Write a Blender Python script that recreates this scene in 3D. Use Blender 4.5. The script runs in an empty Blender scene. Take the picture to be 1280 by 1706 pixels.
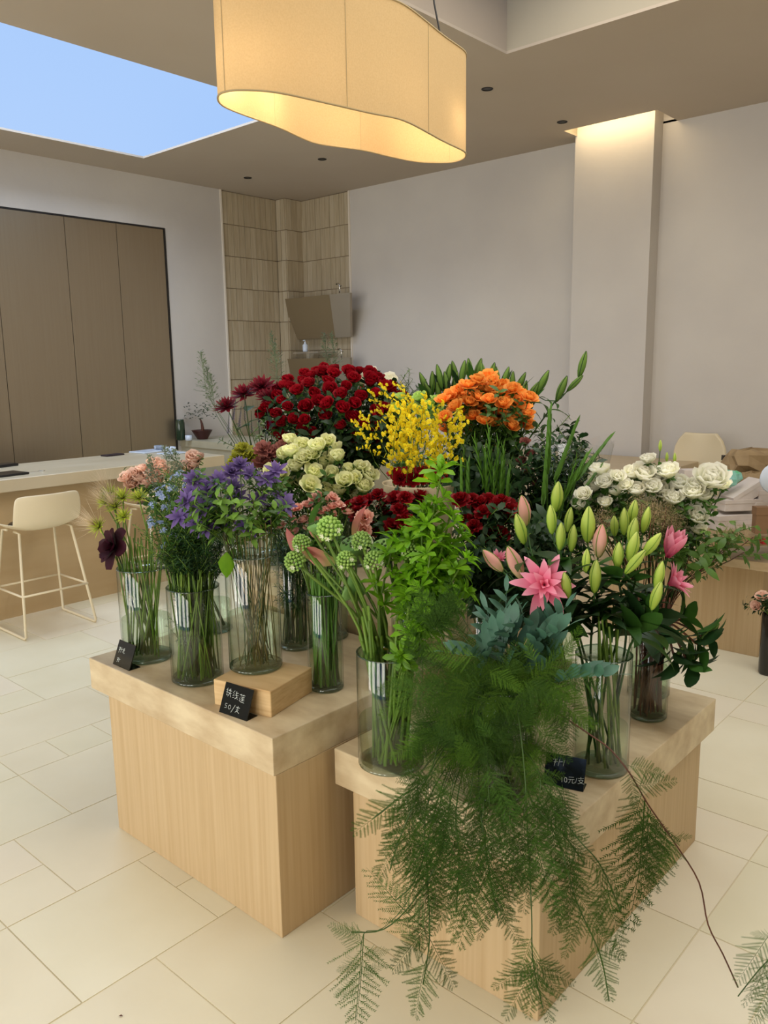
import bpy, math, random
from mathutils import Vector, Matrix
random.seed(7)
PI = math.pi
scn = bpy.context.scene
col = scn.collection
V3 = Vector

# ---------------------------------------------------------------- camera
YAW, PITCH, ROLL, FPX, EYE = math.radians(41.7537), math.radians(10.2198), math.radians(-0.8498), 1349.4, 1.65
cf = V3((-math.sin(YAW)*math.cos(PITCH), math.cos(YAW)*math.cos(PITCH), -math.sin(PITCH)))
r0 = V3((math.cos(YAW), math.sin(YAW), 0)); u0 = r0.cross(cf)
cr = math.cos(ROLL)*r0 + math.sin(ROLL)*u0
cu = -math.sin(ROLL)*r0 + math.cos(ROLL)*u0
EYEP = V3((0, 0, EYE))
cam = bpy.data.cameras.new('camera'); cam.sensor_fit = 'HORIZONTAL'; cam.sensor_width = 36
cam.lens = 36*FPX/1280; cam.clip_start = .05; cam.clip_end = 200
camo = bpy.data.objects.new('camera', cam); col.objects.link(camo)
camo.matrix_world = Matrix(((cr.x, cu.x, -cf.x, 0), (cr.y, cu.y, -cf.y, 0), (cr.z, cu.z, -cf.z, EYE), (0, 0, 0, 1)))
scn.camera = camo

# ---------------------------------------------------------------- sky, lights, exposure
w = bpy.data.worlds.new('sky'); scn.world = w; w.use_nodes = True
nt = w.node_tree; bg = nt.nodes['Background']
tc = nt.nodes.new('ShaderNodeTexCoord'); nz = nt.nodes.new('ShaderNodeTexNoise'); nz.inputs['Scale'].default_value = 1.6
rp = nt.nodes.new('ShaderNodeValToRGB')
rp.color_ramp.elements[0].position = .35; rp.color_ramp.elements[0].color = (.36, .57, .97, 1)
rp.color_ramp.elements[1].position = .7; rp.color_ramp.elements[1].color = (.47, .66, .99, 1)
nt.links.new(tc.outputs['Generated'], nz.inputs['Vector']); nt.links.new(nz.outputs['Fac'], rp.inputs['Fac'])
nt.links.new(rp.outputs['Color'], bg.inputs['Color']); bg.inputs['Strength'].default_value = 1.0

def area(name, loc, target, sx, sy, power, color, spread=180):
    l = bpy.data.lights.new(name, 'AREA'); l.shape = 'RECTANGLE'; l.size = sx; l.size_y = sy
    l.energy = power; l.color = color; l.spread = math.radians(spread)
    o = bpy.data.objects.new(name, l); col.objects.link(o); o.location = loc
    o.rotation_euler = (V3(target)-V3(loc)).to_track_quat('-Z', 'Y').to_euler()
    return o
for k_ in range(4): area('shopfront_daylight', (-4.4+1.6*k_, -3.6, 1.7), (-4.2+1.3*k_, 2, .8), .9, 2.8, 62, (1, .94, .82))   # four tall panes of the shopfront
area('skylight_daylight', (-5.3, 2.6, 4.4), (-5.3, 2.6, 0), 2.0, 2.6, 105, (.70, .82, 1))
area('light_well_daylight', (-.6, 2.8, 3.7), (-.6, 2.8, 0), 3.6, 2.4, 90, (1, .93, .80))
scn.view_settings.view_transform = 'Standard'; scn.view_settings.look = 'None'
scn.view_settings.exposure = 0.0; scn.view_settings.gamma = 1.0; scn.view_settings.use_curve_mapping = False
scn.cycles.transparent_max_bounces = 32

# ---------------------------------------------------------------- pixel -> place helpers
def ray(x, y): return cf + (x-640)/FPX*cr - (y-853)/FPX*cu
def P(x, y, d): return EYEP + ray(x, y)*d
def onz(x, y, z): d = ray(x, y); return EYEP + d*((z-EYE)/d.z)
def onx(x, y, X): d = ray(x, y); return EYEP + d*(X/d.x)
def ony(x, y, Y): d = ray(x, y); return EYEP + d*(Y/d.y)

# ---------------------------------------------------------------- materials
MATS = {}
def mat(name, color, color2=None, rough=.6, metal=0, scale=8, stretch=(1, 1, 1), trans=0, bump=0, bscale=None,
        uvramp=None, rand=0, spec=.5, detail=4, coat=0, ramp=(.3, .7), coords='Object'):
    if name in MATS: return MATS[name]
    m = bpy.data.materials.new(name); m.use_nodes = True; t = m.node_tree; N = t.nodes; Lk = t.links
    b = N['Principled BSDF']; b.inputs['Roughness'].default_value = rough; b.inputs['Metallic'].default_value = metal
    b.inputs['Specular IOR Level'].default_value = spec; b.inputs['Coat Weight'].default_value = coat
    c4 = (*color, 1); out = None
    tcn = N.new('ShaderNodeTexCoord'); mp = N.new('ShaderNodeMapping'); mp.inputs['Scale'].default_value = stretch
    if coords == 'World':
        ge = N.new('ShaderNodeNewGeometry'); Lk.new(ge.outputs['Position'], mp.inputs['Vector'])
    else: Lk.new(tcn.outputs[coords], mp.inputs['Vector'])
    n = N.new('ShaderNodeTexNoise'); n.inputs['Scale'].default_value = scale; n.inputs['Detail'].default_value = detail
    Lk.new(mp.outputs['Vector'], n.inputs['Vector'])
    if uvramp:   # colour from base (v=0) to tip (v=1)
        uv = N.new('ShaderNodeUVMap'); sp = N.new('ShaderNodeSeparateXYZ'); Lk.new(uv.outputs['UV'], sp.inputs[0])
        rr = N.new('ShaderNodeValToRGB'); e = rr.color_ramp.elements
        e[0].position, e[0].color = uvramp[0][0], (*uvramp[0][1], 1); e[1].position, e[1].color = uvramp[-1][0], (*uvramp[-1][1], 1)
        for p, c in uvramp[1:-1]:
            q = e.new(p); q.color = (*c, 1)
        Lk.new(sp.outputs['Y'], rr.inputs['Fac']); out = rr.outputs['Color']
    elif color2:
        rr = N.new('ShaderNodeValToRGB'); e = rr.color_ramp.elements
        e[0].position = ramp[0]; e[1].position = ramp[1]; e[0].color = c4; e[1].color = (*color2, 1)
        Lk.new(n.outputs['Fac'], rr.inputs['Fac']); out = rr.outputs['Color']
    if rand:
        oi = N.new('ShaderNodeObjectInfo'); hs = N.new('ShaderNodeHueSaturation')
        mr = N.new('ShaderNodeMapRange'); mr.inputs['To Min'].default_value = 1-rand; mr.inputs['To Max'].default_value = 1+rand
        Lk.new(oi.outputs['Random'], mr.inputs['Value']); Lk.new(mr.outputs['Result'], hs.inputs['Value'])
        if out: Lk.new(out, hs.inputs['Color'])
        else: hs.inputs['Color'].default_value = c4
        out = hs.outputs['Color']
    if out: Lk.new(out, b.inputs['Base Color'])
    else: b.inputs['Base Color'].default_value = c4
    if bump:
        n2 = n
        if bscale:
            n2 = N.new('ShaderNodeTexNoise'); n2.inputs['Scale'].default_value = bscale; n2.inputs['Detail'].default_value = 5
            Lk.new(mp.outputs['Vector'], n2.inputs['Vector'])
        bm = N.new('ShaderNodeBump'); bm.inputs['Strength'].default_value = bump; bm.inputs['Distance'].default_value = .01
        Lk.new(n2.outputs['Fac'], bm.inputs['Height']); Lk.new(bm.outputs['Normal'], b.inputs['Normal'])
    if trans:
        tr = N.new('ShaderNodeBsdfTranslucent'); mx = N.new('ShaderNodeMixShader'); mx.inputs[0].default_value = trans
        if out: Lk.new(out, tr.inputs['Color'])
        else: tr.inputs['Color'].default_value = c4
        Lk.new(b.outputs[0], mx.inputs[1]); Lk.new(tr.outputs[0], mx.inputs[2])
        Lk.new(mx.outputs[0], N['Material Output'].inputs['Surface'])
    MATS[name] = m
    return m

def glassy(name, tint, gl=1.0, ior=1.45, rough=.02, edge=(.25, .3, .27), top=.4):
    m = bpy.data.materials.new(name); m.use_nodes = True; t = m.node_tree; N = t.nodes; Lk = t.links
    N.remove(N['Principled BSDF'])
    tr = N.new('ShaderNodeBsdfTransparent')
    g = N.new('ShaderNodeBsdfGlossy'); g.inputs['Roughness'].default_value = rough; g.inputs['Color'].default_value = (gl, gl, gl, 1)
    # Schlick reflectance from the facing ratio: the same for the front and the back of the thin wall
    lw = N.new('ShaderNodeLayerWeight'); lw.inputs['Blend'].default_value = .5
    pw = N.new('ShaderNodeMath'); pw.operation = 'POWER'; pw.inputs[1].default_value = 4.0; Lk.new(lw.outputs['Facing'], pw.inputs[0])
    f0 = ((ior-1)/(ior+1))**2; mr = N.new('ShaderNodeMapRange'); mr.inputs['To Min'].default_value = f0; mr.inputs['To Max'].default_value = top; Lk.new(pw.outputs[0], mr.inputs['Value'])
    # absorption grows where the wall is seen edge on
    p3 = N.new('ShaderNodeMath'); p3.operation = 'POWER'; p3.inputs[1].default_value = 6.0; Lk.new(lw.outputs['Facing'], p3.inputs[0])
    cm = N.new('ShaderNodeMix'); cm.data_type = 'RGBA'; cm.inputs['A'].default_value = (*tint, 1); cm.inputs['B'].default_value = (*edge, 1)
    Lk.new(p3.outputs[0], cm.inputs['Factor']); Lk.new(cm.outputs['Result'], tr.inputs['Color'])
    mx = N.new('ShaderNodeMixShader'); Lk.new(mr.outputs[0], mx.inputs[0]); Lk.new(tr.outputs[0], mx.inputs[1]); Lk.new(g.outputs[0], mx.inputs[2])
    Lk.new(mx.outputs[0], N['Material Output'].inputs['Surface']); MATS[name] = m
    return m

M_glass = glassy('clear_glass', (.95, .97, .955), 1.0, 1.6, edge=(.12, .16, .13), top=.5)
M_rim = glassy('glass_rim', (.6, .72, .66), 1.0, 1.9, edge=(.15, .2, .17), top=.7)
M_water = glassy('water', (.84, .90, .82), .8, 1.33, edge=(.5, .58, .48), top=.2)
M_cello = glassy('cellophane', (.96, .97, .97), 1.0, 1.5, .12, edge=(.8, .8, .8))
def g_(r, g, b): return (r, g, b)
def srgb(r, g, b): return tuple(((c/255+.055)/1.055)**2.4 if c > 10 else c/3294 for c in (r, g, b))
PL = dict(rough=.85, spec=.2)
M_plaster = mat('lime_plaster', srgb(196, 190, 184), srgb(206, 200, 192), scale=1.3, bump=.25, bscale=9, **PL)
M_ceil = mat('taupe_ceiling_paint', srgb(184, 170, 153), srgb(190, 177, 161), scale=1.0, **PL)
M_well = mat('light_well_paint', srgb(172, 162, 143), **PL)
M_wellside = mat('light_well_side_paint', srgb(176, 162, 146), **PL)
M_tile = [mat('glazed_tile_%s' % n, a, b, rough=.4, scale=7, stretch=(6, 6, .6), coords='World', bump=.1) for n, a, b in
          (('sand', srgb(186, 172, 146), srgb(170, 154, 126)), ('pale', srgb(196, 183, 158), srgb(180, 165, 138)), ('oat', srgb(172, 156, 128), srgb(188, 174, 147)))]
M_grout = mat('grout', srgb(140, 122, 98), **PL)
M_white = mat('white_paint', srgb(225, 215, 200), rough=.5)
M_cab = mat('brushed_bronze_metal', srgb(158, 142, 118), srgb(162, 147, 123), rough=.36, metal=.75, scale=60, stretch=(1, 1, .02), bump=.02)
M_dark = mat('black_gap', srgb(30, 26, 22), rough=.6)
M_floor = [mat('limestone_%s' % n, a, b, rough=.42, scale=2.3, coords='World', bump=.04, bscale=30, detail=6, ramp=(.25, .75)) for n, a, b in
           (('cream', srgb(219, 212, 182), srgb(230, 224, 198)), ('ivory', srgb(229, 222, 196), srgb(218, 209, 180)), ('shell', srgb(231, 224, 200), srgb(222, 211, 186)))]
M_joint = mat('floor_joint', srgb(212, 200, 168), **PL)
M_stone = mat('travertine_slab', srgb(214, 196, 160), srgb(178, 153, 116), rough=.42, scale=6, stretch=(1.2, 2.5, 3), bump=.05, detail=8, ramp=(.3, .75))
M_stoneg = mat('pale_stone_counter', srgb(190, 184, 160), srgb(176, 168, 142), rough=.35, scale=4, detail=7)
M_bar = mat('bar_stone', srgb(206, 192, 164), srgb(192, 176, 144), rough=.3, scale=3, stretch=(2, .6, 1), detail=7)
M_wood = mat('oak_veneer', srgb(196, 170, 130), srgb(182, 154, 112), rough=.5, scale=3, stretch=(22, 22, .5), bump=.03, detail=6)
M_wood2 = mat('oak_block', srgb(214, 184, 134), srgb(190, 154, 104), rough=.5, scale=4, stretch=(1, 4, 22), bump=.03, detail=6)
M_ivory = mat('ivory_shell', srgb(222, 208, 176), rough=.45)
M_fabric = mat('cream_fabric_shade', srgb(206, 178, 132), srgb(199, 170, 124), rough=.9, scale=180, trans=.15, spec=.1, bump=.1)
M_seam = mat('shade_seam', srgb(170, 150, 110), rough=.9)
M_black = mat('black_plastic', srgb(22, 20, 20), rough=.3)
M_acryl = mat('black_acrylic', srgb(14, 17, 16), rough=.08)
M_chalk = mat('white_marker', srgb(225, 232, 225), rough=.7)
M_steel = mat('steel', (.6, .58, .54), rough=.25, metal=1)
M_hood = mat('taupe_glass', srgb(128, 112, 86), rough=.12)
M_hood2 = mat('reflection_and_shelf_glass', srgb(150, 140, 124), rough=.12)  # paler tone paints a reflection on the hood; plain glass colour on the shelf
M_red = mat('red_enamel', srgb(150, 16, 24), rough=.35)
M_kraft = mat('kraft_paper', srgb(160, 136, 100), srgb(140, 116, 82), rough=.8, scale=12)
M_box = mat('white_card', srgb(214, 204, 196), srgb(200, 188, 180), rough=.7, scale=12)
M_blue = mat('pale_porcelain', srgb(206, 216, 230), rough=.25)
M_pot = mat('dark_red_pot', srgb(64, 26, 24), rough=.35)
M_bucket = mat('cream_bucket', srgb(226, 208, 172), rough=.4)
# plants
def leafm(name, c, c2=None, tr=.3, rough=.45, rnd=.25, sc=14):
    return mat(name, srgb(*c), srgb(*(c2 or [int(x*.75) for x in c])), rough=rough, scale=sc, trans=tr, rand=rnd, spec=.35)
L_mid = leafm('mid_green_leaf', (70, 110, 40)); L_dark = leafm('dark_green_leaf', (38, 70, 32), tr=.15)
L_bright = leafm('bright_green_leaf', (132, 182, 34), (92, 146, 24), tr=.35); L_fern = leafm('fern_needles', (44, 76, 12), (60, 94, 18), tr=.22, rough=.8)
L_fernp = leafm('pale_fern_needles', (70, 102, 42), (92, 122, 58), tr=.3, rough=.7)
L_blue = leafm('blue_green_frond', (74, 112, 92), (56, 92, 74), tr=.15); L_lily = leafm('lily_leaf', (58, 98, 34), (40, 76, 26), tr=.25)
L_grey = leafm('grey_green_leaf', (128, 146, 112)); L_stem = leafm('green_stem', (112, 140, 48), (84, 116, 38), tr=.15)
L_stemd = leafm('dark_stem', (66, 92, 40), (50, 72, 30), tr=.1); L_brown = leafm('brown_stem', (104, 58, 38), (74, 42, 30), tr=0)
L_spear = leafm('spear_green', (96, 140, 48), (74, 116, 38), tr=.25)
def petm(name, base, tip, mid=None, rough=.55, tr=.3, rnd=.15):
    ra = [(0, srgb(*base)), (.9, srgb(*tip))] if not mid else [(0, srgb(*base)), (.45, srgb(*mid)), (1, srgb(*tip))]
    return mat(name, (1, 1, 1), rough=rough, trans=tr, uvramp=ra, rand=rnd, spec=.25)
F_red = petm('red_rose_petal', (84, 4, 12), (158, 10, 28)); F_dred = petm('dark_red_petal', (76, 3, 9), (142, 8, 20))
F_org = petm('orange_petal', (250, 136, 30), (255, 178, 84)); F_cream = petm('cream_green_petal', (200, 214, 130), (240, 240, 190))
F_wht = petm('ivory_petal', (236, 238, 196), (252, 250, 236), tr=.4); F_peach = petm('peach_petal', (236, 190, 158), (246, 214, 196))
F_pink = petm('salmon_pink_petal', (232, 150, 132), (248, 200, 184)); F_lpink = petm('pink_lily_petal', (206, 70, 110), (244, 170, 190), (232, 120, 150))
F_yel = petm('yellow_petal', (232, 196, 20), (248, 236, 50), tr=.4); F_pur = petm('purple_petal', (70, 50, 104), (122, 100, 158))
F_bud = petm('green_bud', (150, 180, 60), (206, 214, 120), (176, 200, 84), tr=.2); F_budr = petm('green_bud_rib', (96, 140, 40), (120, 150, 60), tr=.1)
F_budp = petm('pink_bud', (200, 196, 120), (226, 158, 150), (228, 172, 156), tr=.2); F_bur = petm('burgundy_petal', (60, 8, 20), (130, 26, 44))
F_blk = petm('blackish_petal', (34, 8, 16), (58, 18, 32)); F_lblue = petm('pale_blue_petal', (120, 140, 190), (168, 184, 214))
F_lime = petm('lime_petal', (150, 170, 40), (206, 214, 90)); F_mauve = petm('dusty_mauve_petal', (120, 60, 60), (160, 100, 90))
F_bract = petm('pink_green_bract', (150, 160, 80), (196, 110, 110), (190, 130, 110)); F_fluff = petm('bronze_fluff', (150, 140, 90), (206, 176, 140))
F_plume = petm('silky_plume', (200, 180, 140), (236, 220, 196)); F_pod = leafm('lotus_pod', (120, 160, 84), (96, 140, 70), tr=.05)
F_orn = leafm('ornithogalum_green', (140, 186, 84), (176, 206, 110), tr=.2); F_violet = petm('violet_petal', (50, 30, 100), (96, 70, 160))
F_moss = petm('olive_petal', (120, 120, 30), (176, 176, 60))

# ---------------------------------------------------------------- mesh builder
class MB:
    def __init__(s): s.v = []; s.f = []; s.uv = []; s.mi = []; s.mats = []
    def m(s, material):
        if material not in s.mats: s.mats.append(material)
        return s.mats.index(material)
    def face(s, idx, mi=0, uvs=None):
        s.f.append(tuple(idx)); s.mi.append(mi); s.uv.append(uvs or [(0, 0)]*len(idx))
    def add(s, p): s.v.append(tuple(p)); return len(s.v)-1
    def box(s, x0, x1, y0, y1, z0, z1, material, M=None):
        mi = s.m(material); i = len(s.v)
        for p in ((x0, y0, z0), (x1, y0, z0), (x1, y1, z0), (x0, y1, z0), (x0, y0, z1), (x1, y0, z1), (x1, y1, z1), (x0, y1, z1)):
            s.add(M @ V3(p) if M else p)
        for q in ((3, 2, 1, 0), (4, 5, 6, 7), (0, 1, 5, 4), (1, 2, 6, 5), (2, 3, 7, 6), (3, 0, 4, 7)): s.face([i+k for k in q], mi)
        return s
    def tube(s, pts, r, material, n=6, cap=True):
        mi = s.m(material); pts = [V3(p) for p in pts]; R = r if isinstance(r, (list, tuple)) else [r]*len(pts)
        prev = None; rings = []
        for k, p in enumerate(pts):
            t = (pts[min(k+1, len(pts)-1)]-pts[max(k-1, 0)])
            t = t.normalized() if t.length > 1e-9 else V3((0, 0, 1))
            if prev is None:
                a = V3((1, 0, 0)) if abs(t.x) < .8 else V3((0, 1, 0)); a = (a-t*a.dot(t)).normalized()
            else:
                a = prev-t*prev.dot(t); a = a.normalized() if a.length > 1e-6 else prev
            prev = a; b = t.cross(a)
            rings.append([s.add(p+(a*math.cos(2*PI*j/n)+b*math.sin(2*PI*j/n))*R[k]) for j in range(n)])
        L = len(pts)-1
        for k in range(L):
            for j in range(n):
                j2 = (j+1) % n
                s.face([rings[k][j], rings[k][j2], rings[k+1][j2], rings[k+1][j]], mi, [(0, k/L), (1, k/L), (1, (k+1)/L), (0, (k+1)/L)])
        if cap:
            s.face(rings[0][::-1], mi); s.face(rings[-1], mi, [(0, 1)]*n)
        return s
    def lathe(s, prof, material, n=24, M=None, axis_uv=True, sq=None):
        mi = s.m(material); rings = []
        for (r, z) in prof:
            rg = []
            for j in range(n):
                a = 2*PI*j/n; rr = r*(sq(a) if sq else 1)
                p = V3((rr*math.cos(a), rr*math.sin(a), z)); rg.append(s.add(M @ p if M else p))
            rings.append(rg)
        L = len(prof)-1
        for k in range(L):
            for j in range(n):
                j2 = (j+1) % n
                s.face([rings[k][j], rings[k][j2], rings[k+1][j2], rings[k+1][j]], mi, [(j/n, k/L), ((j+1)/n, k/L), ((j+1)/n, (k+1)/L), (j/n, (k+1)/L)])
        if prof[0][0] > 1e-4: s.face(rings[0][::-1], mi)
        return s
    def cap(s, r, z, material, n=24, M=None):
        mi = s.m(material); s.face([s.add((M @ V3((r*math.cos(2*PI*j/n), r*math.sin(2*PI*j/n), z))) if M else (r*math.cos(2*PI*j/n), r*math.sin(2*PI*j/n), z)) for j in range(n)], mi)
    def patch(s, material, L, W, a0, a1, cup=0, nu=2, nv=4, prof='petal', az=0, org=(0, 0, 0), ruffle=0, fold=0, M=None, off=0):
        """a petal or leaf: leaves the axis at angle a0 (0 = along +Z), bends to a1"""
        mi = s.m(material); T = PROF[prof]; r = off; z = 0; ids = []
        ca, sa = math.cos(az), math.sin(az)
        for i in range(nv+1):
            t = i/nv; phi = a0+(a1-a0)*t
            if i: r += math.sin(phi)*L/nv; z += math.cos(phi)*L/nv
            wv = W*interp(T, t)/2; row = []
            for j in range(nu+1):
                u = -1+2*j/nu; o = cup*wv*u*u+fold*wv*abs(u)
                if ruffle: o += ruffle*random.uniform(-1, 1)*t
                x = r-math.cos(phi)*o; zz = z+math.sin(phi)*o; y = u*wv
                p = V3((x*ca-y*sa, x*sa+y*ca, zz))+V3(org)
                row.append(s.add(M @ p if M else p))
            ids.append(row)
        for i in range(nv):
            for j in range(nu):
                s.face([ids[i][j], ids[i][j+1], ids[i+1][j+1], ids[i+1][j]], mi, [(j/nu, i/nv), ((j+1)/nu, i/nv), ((j+1)/nu, (i+1)/nv), (j/nu, (i+1)/nv)])
        return s
    def tri(s, a, b, c, mi): s.face([s.add(a), s.add(b), s.add(c)], mi, [(0, 0), (1, 0), (.5, 1)])
    def mesh(s, name, smooth=True):
        me = bpy.data.meshes.new(name); me.from_pydata(s.v, [], s.f)
        for m_ in s.mats: me.materials.append(m_)
        uvl = me.uv_layers.new(name='UVMap')
        uvl.data.foreach_set('uv', [c for f in s.uv for q in f for c in q])
        me.polygons.foreach_set('material_index', s.mi)
        me.polygons.foreach_set('use_smooth', [smooth]*len(s.f)); me.update()
        return me
    def build(s, name, parent=None, smooth=False, **k):
        return obj(name, s.mesh(name, smooth), parent, **k)
PROF = dict(petal=[(0, .3), (.35, .8), (.65, 1), (.88, .85), (1, .5)], leaf=[(0, .06), (.2, .65), (.42, 1), (.75, .66), (1, .02)],
            round=[(0, .4), (.3, .95), (.6, 1), (.85, .75), (1, .35)], point=[(0, .35), (.3, .9), (.5, 1), (.8, .6), (1, .04)],
            spear=[(0, .7), (.3, 1), (.7, .7), (1, .03)], obo=[(0, .1), (.3, .45), (.65, 1), (.88, .8), (1, .2)], strap=[(0, .5), (.2, .9), (.6, 1), (.85, .6), (1, .03)])
def interp(T, t):
    for (a, b), (c, d) in zip(T, T[1:]):
        if t <= c: return b+(d-b)*(t-a)/(c-a)
    return T[-1][1]

def obj(name, me, parent=None, loc=None, M=None, label=None, cat=None, group=None, kind=None):
    o = bpy.data.objects.new(name, me); col.objects.link(o)
    if parent: o.parent = parent
    if M is not None: o.matrix_local = M
    elif loc is not None: o.location = loc
    return tag(o, label, cat, group, kind)
def tag(o, label=None, cat=None, group=None, kind=None):
    for k, v in (('label', label), ('category', cat), ('group', group), ('kind', kind)):
        if v: o[k] = v
    return o
def thing(name, label, cat, loc=(0, 0, 0), rz=0, group=None):
    o = bpy.data.objects.new(name, None); col.objects.link(o); o.empty_display_size = .05
    o.location = loc; o.rotation_euler = (0, 0, rz)
    return tag(o, label, cat, group)
def align(d, roll=0):
    q = V3(d).to_track_quat('Z', 'X').to_matrix().to_4x4()
    return q @ Matrix.Rotation(roll, 4, 'Z')

# ================================================================ THE ROOM
XL, YB, HC = -6.84, 6.24, 3.4
struct = lambda name, mb, parent=None, **k: mb.build(name, parent, kind='structure' if not parent else None, **k)
# walls
m = MB(); m.box(XL-.15, XL, -3.8, 2.42, 0, HC, M_plaster); struct('wall_left', m)
m = MB(); m.box(XL-.15, XL, 2.42, 4.62, 2.96, HC, M_plaster); struct('wall_left_lintel', m)
m = MB(); m.box(XL-.15, XL-.1, 2.42, 4.62, 0, 2.96, M_dark); struct('wall_left_recess', m)
m = MB(); m.box(XL-.15, XL, 4.62, 5.29, 0, HC, M_plaster); struct('wall_left_pier', m)
m = MB(); m.box(XL-.15, XL-.02, 5.29, YB+.02, 0, HC, M_grout); wall_left = struct('wall_left_alcove', m)
m = MB(); m.box(-5.985, 3.0, YB, YB+.15, 0, HC+.35, M_plaster); m.box(XL-.15, -5.985, YB+.02, YB+.15, 0, HC+.35, M_grout)
wall_back = struct('wall_back', m)
m = MB(); m.box(-3.36, -2.715, 6.09, YB, 0, HC+.3, M_plaster); struct('wall_pier', m)
m = MB(); m.box(3.0, 3.15, -3.8, YB+.15, 0, HC, M_plaster); struct('wall_right', m)
# shopfront wall behind the camera (posts and lintel around wide glazing)
m = MB(); m.box(XL, -5.2, -3.95, -3.8, 0, HC, M_plaster); m.box(1.2, 3.15, -3.95, -3.8, 0, HC, M_plaster)
m.box(-5.2, 1.2, -3.95, -3.8, 3.15, HC, M_plaster); struct('wall_front', m)
# ceiling with the skylight, the light well and the cove slot
def slab_with_holes(m, x0, x1, y0, y1, z0, z1, holes, material):
    xs = sorted({x0, x1, *[h[0] for h in holes], *[h[1] for h in holes]}); ys = sorted({y0, y1, *[h[2] for h in holes], *[h[3] for h in holes]})
    for a, b in zip(xs, xs[1:]):
        for c, d in zip(ys, ys[1:]):
            mx, my = (a+b)/2, (c+d)/2
            if any(h[0] < mx < h[1] and h[2] < my < h[3] for h in holes): continue
            m.box(a, b, c, d, z0, z1, material)
SKY = (-6.3, -4.42, 1.3, 4.085); SKY = (-6.3, -4.43, -1.5, 4.085); WELL = (-2.8, 1.5, 1.4, 4.25); SLOT = (-3.345, -2.605, 5.88, YB)
# skylight near side: the long edge seen from (0,36) runs along X = -4.43 ; far edge Y = 4.085
m = MB(); slab_with_holes(m, XL-.15, 3.15, -3.95, YB+.02, HC, HC+.015, [SKY, WELL, SLOT], M_ceil)
for (h, ht, mm) in ((WELL, 1.7, M_well), (SLOT, .3, M_well)):
    z = HC+.015; a, b, c, d = h; t = .05
    m.box(a-t, a, c-t, d+t, z, z+ht, M_wellside if h is WELL else mm); m.box(b, b+t, c-t, d+t, z, z+ht, mm)
    m.box(a, b, c-t, c, z, z+ht, mm)
    if h is WELL: m.box(a, b, d, d+t, z, z+ht, mm)
m.box(SLOT[0], SLOT[1], SLOT[2], SLOT[3], HC+.42, HC+.45, M_well)
ceiling = struct('ceiling', m)
cl = area('cove_light', (-2.98, 5.93, 3.52), (-2.98, 6.12, 3.2), .72, .04, 3.2, (1, .76, .42))
# trims around the tiled alcove
m = MB(); m.box(XL-.02, XL+.012, 5.275, 5.293, 0, HC, M_white); struct('trim_1', m)
m = MB(); m.box(-5.99, -5.972, YB-.012, YB+.02, 0, HC, M_white); struct('trim_2', m)
# corner pillar, tiled
m = MB(); m.box(XL, -6.71, 6.02, YB+.02, 0, HC, M_grout); pillar = struct('wall_corner_pillar', m)
rows = [3.4, 3.085, 2.775, 2.458, 2.138, 1.832, 1.535, 1.23, .93]
def tile_mesh(w_, h_, mi_):
    m = MB(); b = .003
    m.box(0, w_, -.008, 0, 0, h_, M_tile[mi_]); return m.mesh('tile', False)
TM = [tile_mesh(1, 1, k) for k in range(3)]
def tiles(parent, p0, d, length, n_hint, nrm):
    """vertical glazed tiles along direction d from p0; each tile an object"""
    for a, b in zip(rows, rows[1:]):
        n = n_hint; wd = length/n
        for k in range(n):
            o = obj('tile', TM[random.choice((0, 0, 1, 2))], parent)
            yv = -V3(nrm)  # local -Y = outward normal
            prot = random.uniform(.9, 1.5)
            M = Matrix(((d[0]*(wd-.0035), yv.x*prot, 0, p0[0]+d[0]*(k*wd)), (d[1]*(wd-.0035), yv.y*prot, 0, p0[1]+d[1]*(k*wd)), (0, 0, a-b-.007, b), (0, 0, 0, 1)))
            o.matrix_local = M
tiles(wall_left, (XL-.02, 5.295), (0, 1), .725, 10, (1, 0, 0))
tiles(pillar, (-6.84, 6.02), (1, 0), .13, 2, (0, -1, 0))
tiles(pillar, (-6.71, 6.02), (0, 1), .235, 3, (1, 0, 0))
tiles(wall_back, (-6.71, YB+.02), (1, 0), .72, 10, (0, -1, 0))
# floor : modular limestone
m = MB(); m.box(XL-.15, 3.15, -3.95, YB+.15, -.08, -.0022, M_joint); floor = struct('floor', m)
MX, MY, X0, Y0 = .2255, .2225, -1.866, .86
occ = set(); TL = []
def put(i, j, a, b):
    cells = [(i+p, j+q) for p in range(a) for q in range(b)]
    if any(c in occ for c in cells): return False
    occ.update(cells); TL.append((i, j, a, b)); return True
for t_ in ((-2, 0, 2, 2), (-4, 1, 2, 2), (-3, 0, 1, 1), (-4, 0, 1, 1), (0, 1, 2, 2), (0, -1, 3, 2), (-1, 2, 1, 1), (-2, 2, 1, 1), (-6, 2, 2, 2), (-2, -2, 2, 2), (-4, -2, 2, 2), (3, 4, 2, 2), (-6, 0, 2, 2)): put(*t_)
rnd = random.Random(3)
for s_ in range(-24, 48):
    for i in range(-23, 23):
        j = s_-24+12
        if not (-21 <= j <= 25): continue
        if (i, j) in occ: continue
        for a, b in rnd.choice((((3, 2), (2, 2), (2, 1), (1, 2), (1, 1)), ((2, 2), (2, 3), (2, 1), (1, 1)), ((2, 1), (1, 1)), ((2, 3), (2, 2), (2, 1), (1, 1)))):
            if put(i, j, a, b): break
def project(p):
    d = V3(p)-EYEP; z = d.dot(cf)
    return (640+FPX*d.dot(cr)/z, 853-FPX*d.dot(cu)/z, z) if z > .05 else (9e9, 9e9, z)
TL2 = []
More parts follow.
